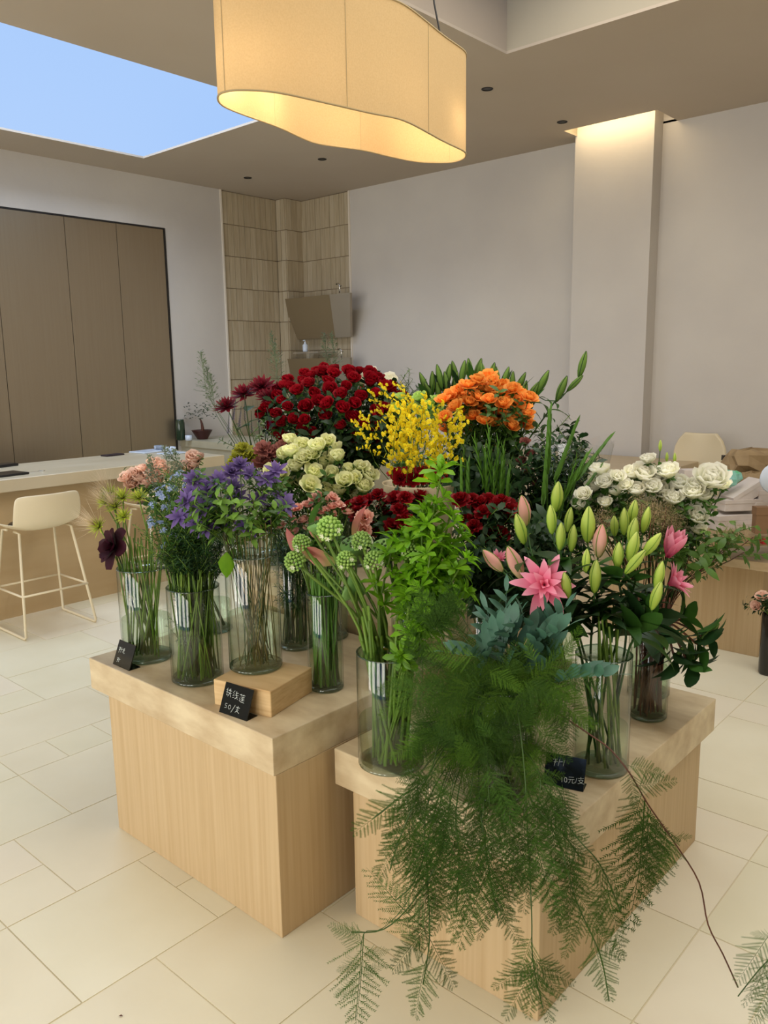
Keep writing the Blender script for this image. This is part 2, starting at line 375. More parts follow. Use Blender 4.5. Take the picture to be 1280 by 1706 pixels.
for (i, j, a, b) in TL:
    x0, x1, y0, y1 = X0+i*MX, X0+(i+a)*MX, Y0+j*MY, Y0+(j+b)*MY
    pr = project(((x0+x1)/2, (y0+y1)/2, 0)); vis = -150 < pr[0] < 1430 and 850 < pr[1] < 1900
    TL2.append((0 if vis else 1, pr[2] if pr[2] > 0 else 99, i, j, a, b, x0, x1, y0, y1))
TL2.sort(); far = MB(); cache = {}
for k, (nv_, dd, i, j, a, b, x0, x1, y0, y1) in enumerate(TL2):
    if k < 295:
        key = (a, b, rnd.randrange(3))
        if key not in cache:
            mm = MB(); g = .0022; mm.box(g, a*MX-g, g, b*MY-g, -.02, 0, M_floor[key[2]]); cache[key] = mm.mesh('floor_tile', False)
        obj('floor_tile', cache[key], floor, loc=(x0, y0, rnd.uniform(-.0006, .0006)))
    else: far.box(x0+.0022, x1-.0022, y0+.0022, y1-.0022, -.03, 0, M_floor[rnd.randrange(3)])
far.build('floor_tile', floor, kind='stuff')

# cabinet wall
c = thing('tall_cabinet', 'tall brushed bronze metal cabinet built flush into the left wall', 'cabinet', (XL, 3.0, 0))
CB0 = -.58
m = MB(); m.box(-.09, -.03, CB0+.02, 1.6, .01, 2.945, M_dark); m.box(-.03, .008, 1.598, 1.612, .01, 2.952, M_dark); m.box(-.03, .004, CB0, 1.61, 2.945, 2.955, M_dark); m.build('body', c)
for a, b in ((-.58, .0), (.005, .612), (.617, 1.103), (1.108, 1.595)):
    m = MB(); m.box(-.03, 0, a, b, .02, 2.943, M_cab); m.build('door', c)

# downlights
for q, lb in (((413, 296), 'small black recessed downlight nearest the tiled alcove'), ((537, 265), 'small black recessed downlight under the pendant lamp, right of the alcove'),
              ((812, 148), 'black recessed downlight just right of the pendant lamp'), ((937, 203), 'black recessed downlight beside the lit cove slot')):
    p = onz(*q, HC); t = thing('ceiling_downlight', lb, 'ceiling light', p)
    m = MB(); m.lathe([(.038, .0), (.038, -.004), (.03, -.005), (.028, .0)], M_dark, 20); m.build('rim', t)
    m = MB(); m.lathe([(.028, -.001), (.001, -.0012)], M_black, 20); m.build('lens', t)

# ================================================================ pendant lamp
front = [(362, 163), (366, 156), (376, 152), (395, 149.5), (420, 150), (450, 152), (480, 157), (520, 166), (573, 178), (620, 189), (660, 196), (682, 204), (710, 219), (740, 236), (762, 246), (774, 252)]
back = [(777, 257), (775, 263), (765, 268), (748, 271), (715, 271), (690, 269), (650, 261), (607, 250), (560, 244), (525, 239), (500, 229), (470, 214), (440, 203), (405, 191), (375, 179), (365, 171)]
ZB = 2.5
loop = [onz(x, y, ZB) for x, y in front+back]
def smooth_loop(pts, n):
    for _ in range(n):
        q = []
        for a, b in zip(pts, pts[1:]+pts[:1]): q += [a*.75+b*.25, a*.25+b*.75]
        pts = q
    return pts
sl = smooth_loop(loop, 2); cen = sum(sl, V3())/len(sl); HT = .375
lamp = thing('pendant_lamp', 'large wavy cream fabric pendant lamp with warm light glowing inside', 'lamp', (cen.x, cen.y, ZB))
m = MB(); mi = m.m(M_fabric); n = len(sl); lo = [m.add(p-V3((cen.x, cen.y, ZB))) for p in sl]; hi = [m.add(p-V3((cen.x, cen.y, ZB-HT))) for p in sl]
for k in range(n): m.face([lo[k], lo[(k+1) % n], hi[(k+1) % n], hi[k]], mi, [(0, 0)]*4)
m.build('shade', lamp, smooth=True)
for zz in (0, HT):
    m = MB(); pp = [p-V3((cen.x, cen.y, ZB-zz)) for p in sl]; m.tube(pp+pp[:1], .0035, M_seam, 5, cap=False); m.build('hem', lamp, smooth=True)
for sx in ((374, 152), (573, 178), (718, 223), (458, 209), (607, 250), (752, 270.5)):
    p = onz(*sx, ZB); p = min(sl, key=lambda q: (q-p).length)-V3((cen.x, cen.y, ZB)); out = V3((p.x, p.y, 0)).normalized()*.001
    m = MB(); m.tube([p+out, p+out+V3((0, 0, HT))], .0016, M_seam, 4); m.build('seam', lamp)
M_bulb = bpy.data.materials.new('warm_bulb'); M_bulb.use_nodes = True; bb = M_bulb.node_tree.nodes['Principled BSDF']
bb.inputs['Emission Color'].default_value = (1, .72, .36, 1); bb.inputs['Emission Strength'].default_value = 3
ax = [onz(415, 172, ZB), onz(500, 195, ZB), onz(625, 222, ZB), onz(735, 254, ZB)]
m = MB()
for a, b in zip(ax, ax[1:]): m.tube([a-cen+V3((0, 0, .24)), b-cen+V3((0, 0, .24))], .006, M_black, 6)
m.build('lamp_bar', lamp)
for p in ax:
    q = p-V3((cen.x, cen.y, ZB))+V3((0, 0, .15))
    m = MB(); m.lathe([(.001, -.03), (.018, -.024), (.026, -.004), (.022, .018), (.012, .035)], M_bulb, 12, Matrix.Translation(q)); m.build('bulb', lamp, smooth=True)
    m = MB(); m.lathe([(.014, .034), (.014, .095)], M_black, 10, Matrix.Translation(q)); m.build('socket', lamp)
    l = bpy.data.lights.new('bulb_light', 'POINT'); l.energy = 1.9; l.color = (1, .80, .58); l.shadow_soft_size = .032
    o = bpy.data.objects.new('bulb_light', l); col.objects.link(o); o.location = p+V3((0, 0, .105))
m = MB()
pc = onz(738, 62, ZB+.55)
top1 = ax[3]-cen+V3((0, 0, .24)); 
cA = ony(735, 64, ax[3].y)-V3((cen.x, cen.y, ZB))
m.tube([top1, cA, V3((cA.x-.01, cA.y-.03, cA.z+.12)), V3((cA.x-.03, cA.y-.05, HC-ZB))], .004, M_black, 6); m.build('cord', lamp)
m = MB(); t0 = ax[0]-cen; m.tube([t0+V3((0, 0, .24)), t0+V3((0, 0, HC-ZB))], .003, M_black, 6); m.build('cord', lamp)

# ================================================================ plinths
def plinth(label, x0, x1, y0, y1, z, px0, px1, py0, py1, th=.115, name='display_plinth'):
    t = thing(name, label, 'plinth', ((x0+x1)/2, (y0+y1)/2, 0)); cx, cy = (x0+x1)/2, (y0+y1)/2
    m = MB(); m.box(x0-cx, x1-cx, y0-cy, y1-cy, z-th, z, M_stone); o = m.build('slab', t)
    bv = o.modifiers.new('bevel', 'BEVEL'); bv.width = .003; bv.segments = 2
    m = MB(); m.box(px0-cx, px1-cx, py0-cy, py1-cy, 0, z-th, M_wood); o = m.build('pedestal', t)
    bv = o.modifiers.new('bevel', 'BEVEL'); bv.width = .0015; bv.segments = 1
    return t
T1, T2, T3 = .63, .53, .80
plinth('oak plinth with a thick travertine top, front left, under the purple flowers', -2.655, -1.648, 1.363, 2.16, T1, -2.548, -1.648, 1.37, 2.12)
plinth('lower oak plinth with a travertine top, front right, under the lilies and trailing fern', -1.62, -.885, 1.575, 2.66, T2, -1.56, -.92, 1.59, 2.64)
plinth('taller oak plinth behind the left one, carrying the red roses', -2.85, -1.66, 2.19, 3.1, T3, -2.82, -1.69, 2.2, 3.07)
# block under vase 3
def to(o, *a): return o
blk = thing('wooden_riser', 'square oak riser block under the clematis vase', 'block', (-1.885, 1.535, T1), math.radians(13))
m = MB(); m.box(-.108, .108, -.11, .11, 0, .082, M_wood2); o = m.build('block', blk); bv = o.modifiers.new('bevel', 'BEVEL'); bv.width = .002
TB = T1+.082

# ================================================================ vases
VS = {}
def vase(key, px, z, rad, h, water, label, name='glass_vase', group=None, pt=None):
    p = V3(pt) if pt else onz(*px, z); p.z = z+.0005
    t = thing(name, label, 'vase', p, group=group); n = 32
    m = MB(); m.lathe([(rad*.93, .0), (rad, .006), (rad, h-.003), (rad-.003, h), (rad-.0045, h-.003)], M_glass, n)
    m.lathe([(rad-.006, .014), (.001, .014)], M_glass, n); m.build('body', t, smooth=True)
    m = MB(); m.lathe([(rad+.0006, h-.003), (rad+.001, h-.001), (rad-.0018, h+.0008), (rad-.0046, h-.001), (rad-.0044, h-.003)], M_rim, n); m.build('rim', t, smooth=True)
    m = MB(); m.lathe([(rad*.93, .0), (rad*1.002, .005), (rad*.998, .011), (rad*.9, .013)], M_rim, n); m.build('thick_base', t, smooth=True)
    if water:
        m = MB(); m.lathe([(rad-.005, .016), (rad-.005, water)], M_water, n); m.cap(rad-.005, water, M_water, n); m.build('water', t, smooth=True)
    VS[key] = (p, rad, h); return t
vase('nig', (248, 1094), T1, .09, .335, .15, 'wide clear glass cylinder vase at the left end, stems of yellow-green pods')
vase('del', (330, 1130), T1, .086, .32, .17, 'clear glass vase packed with thin green stems, left of the oak riser')
vase('cle', (427, 1110), TB, .084, .37, .18, 'tall clear glass vase half full of water standing on the oak riser')
vase('pur', (495, 1076), T1, .066, .33, .18, 'dark shaded glass vase just behind the one on the riser')
vase('car', (544, 1145), T1, .057, .32, .17, 'narrow glass vase full of pale green stems, right of the oak riser')
vase('orn', (652, 1270), T2, .094, .335, .14, 'wide glass vase at the left edge of the lower plinth with thick green stems')
vase('lil', (1000, 1277), T2, .077, .335, .13, 'glass vase holding the lily stems')
vase('wht', (1079, 1192), T2, .06, .31, .17, 'glass vase with reddish brown stems, rightmost on the lower plinth')
vase('fer', (832, 1320), T2, .072, .3, .12, 'small glass vase hidden inside the asparagus fern')
vase('ros', None, T3, .12, .32, .2, 'glass vase under the large dome of red roses', pt=(-2.44, 2.5, 0))
vase('org', None, T3, .09, .3, .2, 'glass vase of the orange ranunculus', pt=(-1.77, 2.52, 0))
vase('cel', None, T2, .085, .33, .2, 'glass vase of dark cellophane-wrapped foliage', pt=(-1.46, 2.56, 0))
vase('yel', None, T3, .06, .26, .15, 'glass vase of the yellow orchid sprays', pt=(-1.98, 2.37, 0))
vase('crm', None, T1, .075, .32, .12, 'glass vase of the cream lisianthus', pt=(-2.15, 2.08, 0))
vase('dah', None, T3, .07, .28, .15, 'glass vase of the burgundy dahlias', pt=(-2.68, 2.29, 0))
vase('pea', None, T1, .07, .26, .12, 'glass vase of the peach spray roses', pt=(-2.56, 1.85, 0))
vase('dre', None, T1, .06, .27, .15, 'glass vase of dark red carnations at the back right corner of the left plinth', pt=(-1.74, 2.07, 0))
vase('dr2', None, T2, .07, .3, .15, 'glass vase behind the fern with dark red carnations', pt=(-1.5, 2.2, 0))
vase('phl', None, T2, .06, .27, .12, 'glass vase of blue-green fern leaves', pt=(-1.2, 1.93, 0))
vase('wl2', None, T2, .07, .3, .15, 'glass vase at the back of the lower plinth with white lisianthus', pt=(-1.08, 2.56, 0))

# ================================================================ stems and blooms
def rose(material, rings, sepal=L_mid, ruffle=0, prof='petal', nv=3):
    m = MB()
    for (n_, L, W, a0, a1, cup, off, rot) in rings:
        for k in range(n_):
            m.patch(material, L*random.uniform(.92, 1.08), W, a0, a1+random.uniform(-.12, .12), cup, 2, nv, prof, rot+2*PI*k/n_+random.uniform(-.12, .12), off=off, ruffle=ruffle)
    if sepal:
        for k in range(5): m.patch(sepal, .5*rings[0][1], .35*rings[0][2], 1.3, 1.9, 0, 1, 2, 'leaf', 2*PI*k/5)
    return m.mesh('bloom')
def rings_rose(R, open_=.5):   # R = bloom radius
    return [(5, R*1.35, R*1.35, 1.15, .25+open_, .35, .0, 0), (5, R*1.25, R*1.15, .85, .0+open_*.7, .45, 0, .6), (4, R*1.2, R*.95, .55, -.15, .5, 0, 1.1), (3, R*1.15, R*.75, .25, -.35, .6, 0, .3)]
B_rose = [rose(F_red, rings_rose(.022, o)) for o in (.1, .3, 0)]
B_dred = [rose(F_dred, [(9, .03, .022, 1.3, 1.2, .2, 0, 0), (8, .028, .02, .9, .8, .2, 0, .4), (7, .026, .018, .5, .3, .2, 0, .2), (5, .024, .016, .2, 0, .2, 0, .2)], ruffle=.004) for _ in range(3)]
B_orange = [rose(F_org, [(7, .036, .032, 1.3, .9, .35, 0, 0), (7, .033, .028, 1.0, .35, .5, 0, .4), (6, .029, .024, .8, -.1, .6, 0, .2), (5, .025, .018, .5, -.5, .6, 0, .5), (4, .02, .014, .3, -.7, .6, 0, .1)]) for _ in range(3)]
B_orangeo = [rose(F_org, [(6, .04, .034, 1.4, 1.15, .2, 0, 0), (6, .036, .03, 1.0, .7, .35, 0, .4), (5, .03, .024, .6, .2, .5, 0, .2)], ruffle=.003)]
B_cream = [rose(F_cream, rings_rose(.027, o), ruffle=.0015) for o in (.05, .25, .45)]
B_white = [rose(F_wht, rings_rose(.029, o)+[(6, .042, .036, 1.15, .55, .3, 0, .2)], ruffle=.002) for o in (.1, .3, .5)]
B_peach = [rose(F_peach, rings_rose(.025, o)) for o in (.2, .4)]
B_pink = [rose(F_pink, [(8, .026, .02, 1.2, 1.0, .2, 0, 0), (7, .024, .018, .8, .5, .2, 0, .4), (6, .022, .016, .3, .1, .2, 0, .2)], ruffle=.004) for _ in range(2)]
B_pinkbud = [rose(F_pink, [(4, .028, .014, .35, -.2, .5, 0, 0), (3, .026, .012, .1, -.1, .5, 0, .5)])]
B_dahlia = [rose(F_bur, [(12, .045, .014, 1.6, 1.45, -.2, 0, 0), (12, .042, .013, 1.25, 1.1, -.2, 0, .2), (10, .036, .012, .9, .7, -.2, 0, .1), (8, .028, .01, .4, .3, .1, 0, 0)], prof='point') for _ in range(2)]
B_clem = [rose(F_pur, [(6, .042, .018, 1.35, a, .1, 0, 0), (6, .03, .011, 1.0, a-.3, .1, 0, .5)], prof='point', sepal=None) for a in (1.7, 1.3)]
B_clemd = [rose(F_pur, [(9, .04, .017, 1.45, 1.35, .1, 0, 0), (8, .034, .014, 1.1, .9, .1, 0, .3), (8, .022, .008, .5, .3, .1, 0, .2)], prof='point', sepal=None)]
B_black = [rose(F_blk, [(5, .062, .05, 1.35, 1.7, .25, 0, 0), (4, .05, .045, .9, 1.0, .35, 0, .5), (3, .036, .03, .4, .5, .5, 0, .2)], ruffle=.003, sepal=None, nv=5)]
B_lilyopen = [rose(F_lpink, [(6, .085, .026, .9, 2.1, .25, 0, 0), (6, .07, .025, .7, 1.7, .25, 0, .5), (6, .055, .02, .4, 1.1, .25, 0, .2), (4, .04, .014, .2, .5, .2, 0, 0)], prof='point', sepal=None, nv=6)]
B_lilytulip = [rose(F_lpink, [(6, .082, .036, .75, .1, .4, 0, 0), (5, .075, .03, .5, .05, .4, 0, .5), (5, .07, .022, .3, .2, .3, 0, .2), (5, .06, .016, .15, .2, .2, 0, .6)], prof='point', sepal=None, nv=6)]
B_lilyhalf = [rose(F_lpink, [(7, .06, .02, .6, 1.2, .25, 0, 0), (6, .055, .018, .5, .9, .25, 0, .4), (6, .05, .014, .3, .6, .2, 0, 0)], prof='point', sepal=None, nv=5)]
B_moss = [rose(F_moss, [(10, .03, .016, 1.3, 1.3, .2, 0, 0), (9, .026, .014, .8, .7, .2, 0, .3), (7, .022, .012, .3, .2, .2, 0, 0)], ruffle=.004)]
B_mauve = [rose(F_mauve, [(9, .034, .02, 1.3, 1.2, .2, 0, 0), (8, .03, .018, .9, .7, .2, 0, .3), (7, .025, .014, .4, .2, .3, 0, 0)], ruffle=.004)]
B_blue = []
for _ in range(2):
    m = MB()
    for k in range(6):
        d = V3((random.uniform(-1, 1), random.uniform(-1, 1), random.uniform(.2, 1))).normalized()
        M = Matrix.Translation(d*.018) @ align(d)
        for j in range(5): m.patch(F_lblue, .011, .008, 1.3, 1.5, 0, 1, 2, 'petal', 2*PI*j/5, M=M)
    B_blue.append(m.mesh('bloom'))
def spiky(material, n_, L, W, core=None, rc=.01, half=False, prof='point', wob=.15):
    m = MB()
    for k in range(n_):
        z = 1-(k+.5)/n_*(1.05 if half else 1.9); a = k*2.39996; th = math.acos(max(-1, min(1, z)))
        m.patch(material, L*random.uniform(.8, 1.15), W, th, th+random.uniform(-wob, wob), 0, 1, 2, prof, a)
    if core: m.lathe([(.001, -rc), (rc*.8, -rc*.6), (rc, 0), (rc*.8, rc*.6), (.001, rc)], core, 8)
    return m.mesh('bloom')
B_nig = [spiky(F_lime, 46, .03, .006, F_blk, .006, True)]
def plume_mesh():
    m = MB(); mi = m.m(F_plume)
    for k in range(150):
        a = random.uniform(0, 2*PI); th = abs(random.gauss(0, .42)); d = V3((math.sin(th)*math.cos(a), math.sin(th)*math.sin(a), math.cos(th)))
        p = d*random.uniform(.008, .02); e = d*random.uniform(.05, .085)+V3((0, 0, random.uniform(-.01, .01))); s_ = V3((-d.y, d.x, 0))*.0006+V3((.0004, 0, 0))
        m.tri(p-s_, p+s_, e, mi)
    return m.mesh('plume')
B_plume = [plume_mesh()]
def orn_mesh():
    m = MB()
    for k in range(70):
        z = 1-(k+.5)/70*1.45; a = k*2.39996; r = math.sqrt(max(0, 1-z*z)); d = V3((r*math.cos(a), r*math.sin(a), z*1.15))*.027
        M = Matrix.Translation(d+V3((0, 0, .016))) @ align(d)
        m.lathe([(.0008, -.003), (.0045, -.001), (.0052, .002), (.0032, .0055), (.0004, .007)], F_orn, 6, M)
    for k in range(7):
        a = random.uniform(0, 2*PI); z = random.uniform(-.2, .5); d = V3((math.cos(a), math.sin(a), z)).normalized()
        M = Matrix.Translation(d*.031+V3((0, 0, .014))) @ align(d)
        for j in range(6): m.patch(F_wht, .009, .0045, 1.0, 1.3, 0, 1, 2, 'point', 2*PI*j/6, M=M)
    return m.mesh('bloom')
B_orn = [orn_mesh(), orn_mesh()]
def pod_mesh():
    m = MB(); m.lathe([(.004, -.045), (.012, -.036), (.03, -.012), (.036, .0), (.034, .004), (.001, .007)], F_pod, 20)
    for k in range(14):
        r = .026*math.sqrt((k+.4)/14); a = k*2.39996
        m.lathe([(.0034, .0055), (.0034, .009), (.0005, .0095)], L_stemd, 7, Matrix.Translation((r*math.cos(a), r*math.sin(a), 0)))
    return m.mesh('seed_pod')
B_pod = [pod_mesh()]
def bud_mesh(mpet, mrib, fat=1.0):
    m = MB(); L = .078
    pr = [(.0, .003), (.08, .0075), (.25, .0125), (.45, .0152), (.65, .0138), (.82, .0095), (.94, .005), (1, .0012)]
    m.lathe([(r*fat, z*L) for z, r in pr], mpet, 18, sq=lambda a: 1+.10*math.cos(3*a)-.05*abs(math.cos(1.5*a)))
    for k in range(3):
        a = 2*PI*k/3+PI/3; pts = [V3((r*fat*.93*math.cos(a), r*fat*.93*math.sin(a), z*L)) for z, r in pr]; m.tube(pts, [.0011]*len(pts), mrib, 4)
    return m.mesh('bud')
B_bud = [bud_mesh(F_bud, F_budr), bud_mesh(F_bud, F_budr, .88)]; B_budp = [bud_mesh(F_budp, F_budr, 1.05)]
M_budd = petm('dark_green_bud', (84, 124, 44), (120, 150, 66)); B_budd = [bud_mesh(M_budd, L_dark, .72)]
# leaves (+X outwards from the stem)
def leaf_mesh(material, L, W, a0=1.0, a1=1.8, cup=.2, nv=5, prof='leaf', fold=0): m = MB(); m.patch(material, L, W, a0, a1, cup, 2, nv, prof, fold=fold); return m.mesh('leaf')
def sprig(material, n_, L, W, span, prof='leaf', up=.9, mstem=L_stem):
    """short side shoot with small leaves, origin at the stem"""
    m = MB(); m.tube([(0, 0, 0), (span*.55, 0, span*.5), (span, 0, span)], .0012, mstem, 4)
    for k in range(n_):
        t = (k+1)/n_; p = V3((span*t, 0, span*t*.95)); M = Matrix.Translation(p) @ Matrix.Rotation(.7, 4, 'Y')
        m.patch(material, L*random.uniform(.7, 1.1), W, up, up+.7, .2, 1, 3, prof, k*2.4, M=M)
    return m.mesh('foliage')
S_mid = [sprig(L_mid, 8, .04, .018, .05) for _ in range(2)]; S_dark = [sprig(L_dark, 8, .045, .02, .05) for _ in range(2)]
S_thin = [sprig(L_mid, 16, .03, .004, .07) for _ in range(2)]; S_grey = [sprig(L_grey, 10, .022, .012, .05)]
S_dthin = [sprig(L_dark, 22, .035, .004, .07) for _ in range(2)]
LF_lily = [leaf_mesh(L_lily, .14, .042, .9, 1.9), leaf_mesh(L_lily, .12, .036, 1.1, 2.2), leaf_mesh(L_dark, .15, .044, 1.0, 1.8)]
LF_wide = [leaf_mesh(L_lily, .12, .052, .8, 1.5), leaf_mesh(L_dark, .13, .056, .9, 1.6)]
LF_up = [leaf_mesh(L_lily, .12, .028, .35, .7), leaf_mesh(L_dark, .11, .026, .3, .5)]
LF_broad = [leaf_mesh(L_mid, .075, .05, 1.0, 1.6)]
LF_spear = [leaf_mesh(L_spear, .3, .018, .12, .25, prof='strap', nv=6, fold=.5)]

def path(B, R, H, n=7, sag=0):
    """stem centre line: bottom of the vase B, through the rim R, bending to the head H"""
    pts = [B+(R-B)*t for t in (0, .5)]
    d0 = (R-B).normalized(); L = (H-R).length; T0 = d0*L*1.1
    T1_ = (H-R).normalized()*L*.9+V3((0, 0, -sag*L))
    for k in range(n):
        t = k/(n-1); h00 = 2*t**3-3*t*t+1; h10 = t**3-2*t*t+t; h01 = -2*t**3+3*t*t; h11 = t**3-t*t
        pts.append(R*h00+T0*h10+H*h01+T1_*h11)
    return pts
def at(pts, t):
    k = t*(len(pts)-1); i = min(int(k), len(pts)-2); f = k-i
    return pts[i]*(1-f)+pts[i+1]*f, (pts[i+1]-pts[i]).normalized()
def route(key, H, spread=.75):
    """where a stem starts and leaves its vase, for a head at H"""
    p, rad, h = VS[key]; d = V3((H.x-p.x, H.y-p.y, 0)); L = d.length; d = d/L if L > 1e-4 else V3((1, 0, 0))
    a = random.uniform(-.7, .7); d = V3((d.x*math.cos(a)-d.y*math.sin(a), d.x*math.sin(a)+d.y*math.cos(a), 0))
    rr = min(rad*.82, L*.5+random.uniform(0, rad*.4)); R = p+d*rr+V3((0, 0, h-.002))
    b = random.uniform(.1, .9)*rad; aa = random.uniform(-2.2, 2.2); db = V3((-d.x*math.cos(aa)+d.y*math.sin(aa), -d.x*math.sin(aa)-d.y*math.cos(aa), 0))
    return p+db*b*spread+V3((0, 0, .018)), R
UP = V3((0, 0, 1))
HEAD = []
def flower(key, H, name, label, cat, group, blooms, sc=1.0, smat=L_stem, r=.0022, foliage=None, nf=0, fsc=1.0, zone=(.5, .95), face=.5, part='bloom', fpart='foliage', aim=None, extra=None, outward=None):
    B, R = route(key, H); pts = path(B, R, H)
    t = thing(name, label, cat, B, group=group); loc = [q-B for q in pts]
    if group: HEAD.append((t, group, H))
    mb = MB(); mb.tube(loc, [r]*len(loc), smat, 5); st = mb.build('stem', t, smooth=True)
    tan = (pts[-1]-pts[-2]).normalized(); tocam = (EYEP-H).normalized()
    d = aim if aim is not None else (tan*.6+UP*.35+tocam*face+V3((random.uniform(-.35, .35), random.uniform(-.35, .35), random.uniform(-.2, .2)))).normalized()
    s = sc*random.uniform(.88, 1.12)
    if blooms:
        obj(part, random.choice(blooms), t, M=Matrix.Translation(loc[-1]) @ align(d, random.uniform(0, 6.28)) @ Matrix.Scale(s, 4))
    if extra: obj(extra[0], extra[1], t, M=Matrix.Translation(loc[-1]) @ align(d, random.uniform(0, 6.28)) @ Matrix.Scale(s, 4))
    for k in range(nf):
        tt = zone[0]+(zone[1]-zone[0])*(k+random.random())/max(1, nf)
        q, tg = at(loc, tt)
        o = obj(fpart, random.choice(foliage), t, M=Matrix.Translation(q) @ align(tg*.6+UP*.4, random.uniform(0, 6.28)) @ Matrix.Scale(fsc*random.uniform(.75, 1.2), 4))
        if fpart == 'foliage': o['kind'] = 'stuff'
    return t
def dome(cx, cy, rx, ry, d, n_, bulge, mind=.03, top=1.0, seed=1, sq=2.0):
    """heads over the camera-facing half of a bouquet dome"""
    rg = random.Random(seed); out = []; tries = 0
    while len(out) < n_ and tries < n_*200:
        tries += 1; a, b = rg.uniform(-1, 1), rg.uniform(-1, top)
        q = abs(a)**sq+abs(b)**sq
        if q > 1: continue
        p = P(cx+a*rx, cy+b*ry, d-bulge*math.sqrt(max(0, 1-min(1, q)))+rg.uniform(-.02, .02))
        if all((p-o).length > mind for o in out): out.append(p)
    return out

# --- red roses
for H in dome(560, 690, 122, 70, 3.5, 92, .36, .047, seed=5): flower('ros', H, 'red_rose', 'small deep red rose in the big dome behind the cream lisianthus', 'rose', 'red roses of the big dome', B_rose, 1.5, L_stemd, .002, S_dark, 3, 1.1, (.6, .93))
for x, y, lb in ((617, 633, 'white garden rose showing above the red roses, left one'), (648, 640, 'white garden rose showing above the red roses, right one'), (600, 640, 'pale peach garden rose peeping over the red roses')):
    flower('ros', P(x, y, 3.75), 'garden_rose', lb, 'rose', None, B_white, 1.5, L_stemd)
for x, y in ((621, 638), (643, 655), (652, 690), (648, 720), (655, 745), (640, 700), (630, 745), (610, 752)):
    flower('ros', P(x, y, 3.3), 'red_rose', 'red rose hanging on the right flank of the dome by the yellow orchids', 'rose', 'red roses beside the yellow orchids', B_rose, 1.45, L_stemd, .002, S_dark, 3)
# --- burgundy dahlias, at the left of the roses
for x, y, d, lb in ((407, 657, 3.4, 'leftmost burgundy dahlia, facing left'), (437, 645, 3.4, 'large burgundy dahlia with a broad leaf, second from left'), (462, 652, 3.42, 'burgundy dahlia touching the red roses'),
                    (378, 678, 3.45, 'burgundy dahlia low on the left near the bonsai'), (447, 662, 3.35, 'small burgundy dahlia below the large one')):
    flower('dah', P(x, y, d), 'burgundy_dahlia', lb, 'dahlia', None, B_dahlia, 1.35, L_stemd, .0026, LF_broad, 3, 1.0, (.55, .92), part='bloom', fpart='leaf')
spike = MB()
for k in range(60):
    t = k/60; a = k*2.4; spike.patch(F_violet, .012*(1.1-t), .007, 1.1, 1.5, .1, 1, 2, 'petal', a, org=(0, 0, .12*t))
spike.tube([(0, 0, 0), (0, 0, .12)], .0015, L_stemd, 4); B_spike = [spike.mesh('bloom')]
for x, y in ((388, 700), (398, 712), (408, 700), (380, 722), (420, 722), (432, 715), (452, 712), (445, 730)):
    flower('dah', P(x, y, 3.15), 'violet_veronica', 'violet flower spike under the burgundy dahlias', 'flower', 'violet spikes below the dahlias', B_spike, .75, L_stemd, .0016, S_grey, 2, 1.0, (.6, .95), aim=UP+V3((random.uniform(-.4, .4), 0, 0)))
airy = MB()
for k in range(70):
    t = random.random(); a = random.uniform(0, 6.28); rr = .04*(1.1-t); p = V3((rr*math.cos(a), rr*math.sin(a), t*.16+.01)); airy.tube([(0, 0, t*.14), p], .0005, L_grey, 3, False)
    airy.patch(L_grey, .011, .009, .8, 1.3, .2, 1, 2, 'round', a, org=p)
airy.tube([(0, 0, 0), (0, 0, .17)], .001, L_grey, 4); B_airy = [airy.mesh('foliage')]
for x, y, d in ((352, 668, 3.5), (344, 655, 3.55), (360, 690, 3.45), (465, 640, 3.7), (548, 620, 3.75), (560, 612, 3.75), (461, 615, 3.8)):
    flower('dah' if x < 500 else 'ros', P(x, y, d), 'airy_filler', 'thin airy grey-green filler sprig rising above the dahlias and roses', 'foliage', 'airy sprigs above the bunches', B_airy, 1.0, L_grey, .0013, part='foliage', aim=UP+V3((-.15, 0, 0)))
# --- mossy / mauve heads
for x, y in ((405, 752), (415, 765), (395, 765), (430, 758), (388, 778)): flower('crm', P(x, y, 3.02), 'olive_hydrangea', 'olive green ruffled head left of the mauve ones', 'flower', 'olive ruffled heads', B_moss, 1.25, L_stemd, .002, S_mid, 2)
for x, y in ((440, 752), (455, 760), (468, 752), (452, 778), (478, 748), (440, 775)): flower('crm', P(x, y, 2.98), 'mauve_hydrangea', 'dusty mauve ruffled head left of the cream lisianthus', 'flower', 'dusty mauve ruffled heads', B_mauve, 1.3, L_stemd, .002, S_mid, 2)
# --- cream lisianthus
CR = [(484, 742), (505, 750), (486, 762), (470, 765), (545, 742), (560, 755), (508, 772), (520, 765), (535, 778), (550, 775), (565, 768), (580, 790), (600, 785), (555, 795), (575, 808), (590, 805), (610, 800), (605, 820), (495, 785),
      (470, 795), (520, 795), (540, 800), (515, 815), (590, 830), (545, 822), (475, 812), (530, 752), (455, 790), (498, 808), (568, 825)]
for x, y in CR: flower('crm', P(x, y, 2.95+random.uniform(-.06, .06)-(y-740)*.0012), 'cream_lisianthus', 'cream green lisianthus bloom below the red roses', 'lisianthus', 'cream lisianthus in the middle', B_cream, 1.35, L_stemd, .002, S_mid, 3, 1.0, (.6, .93))
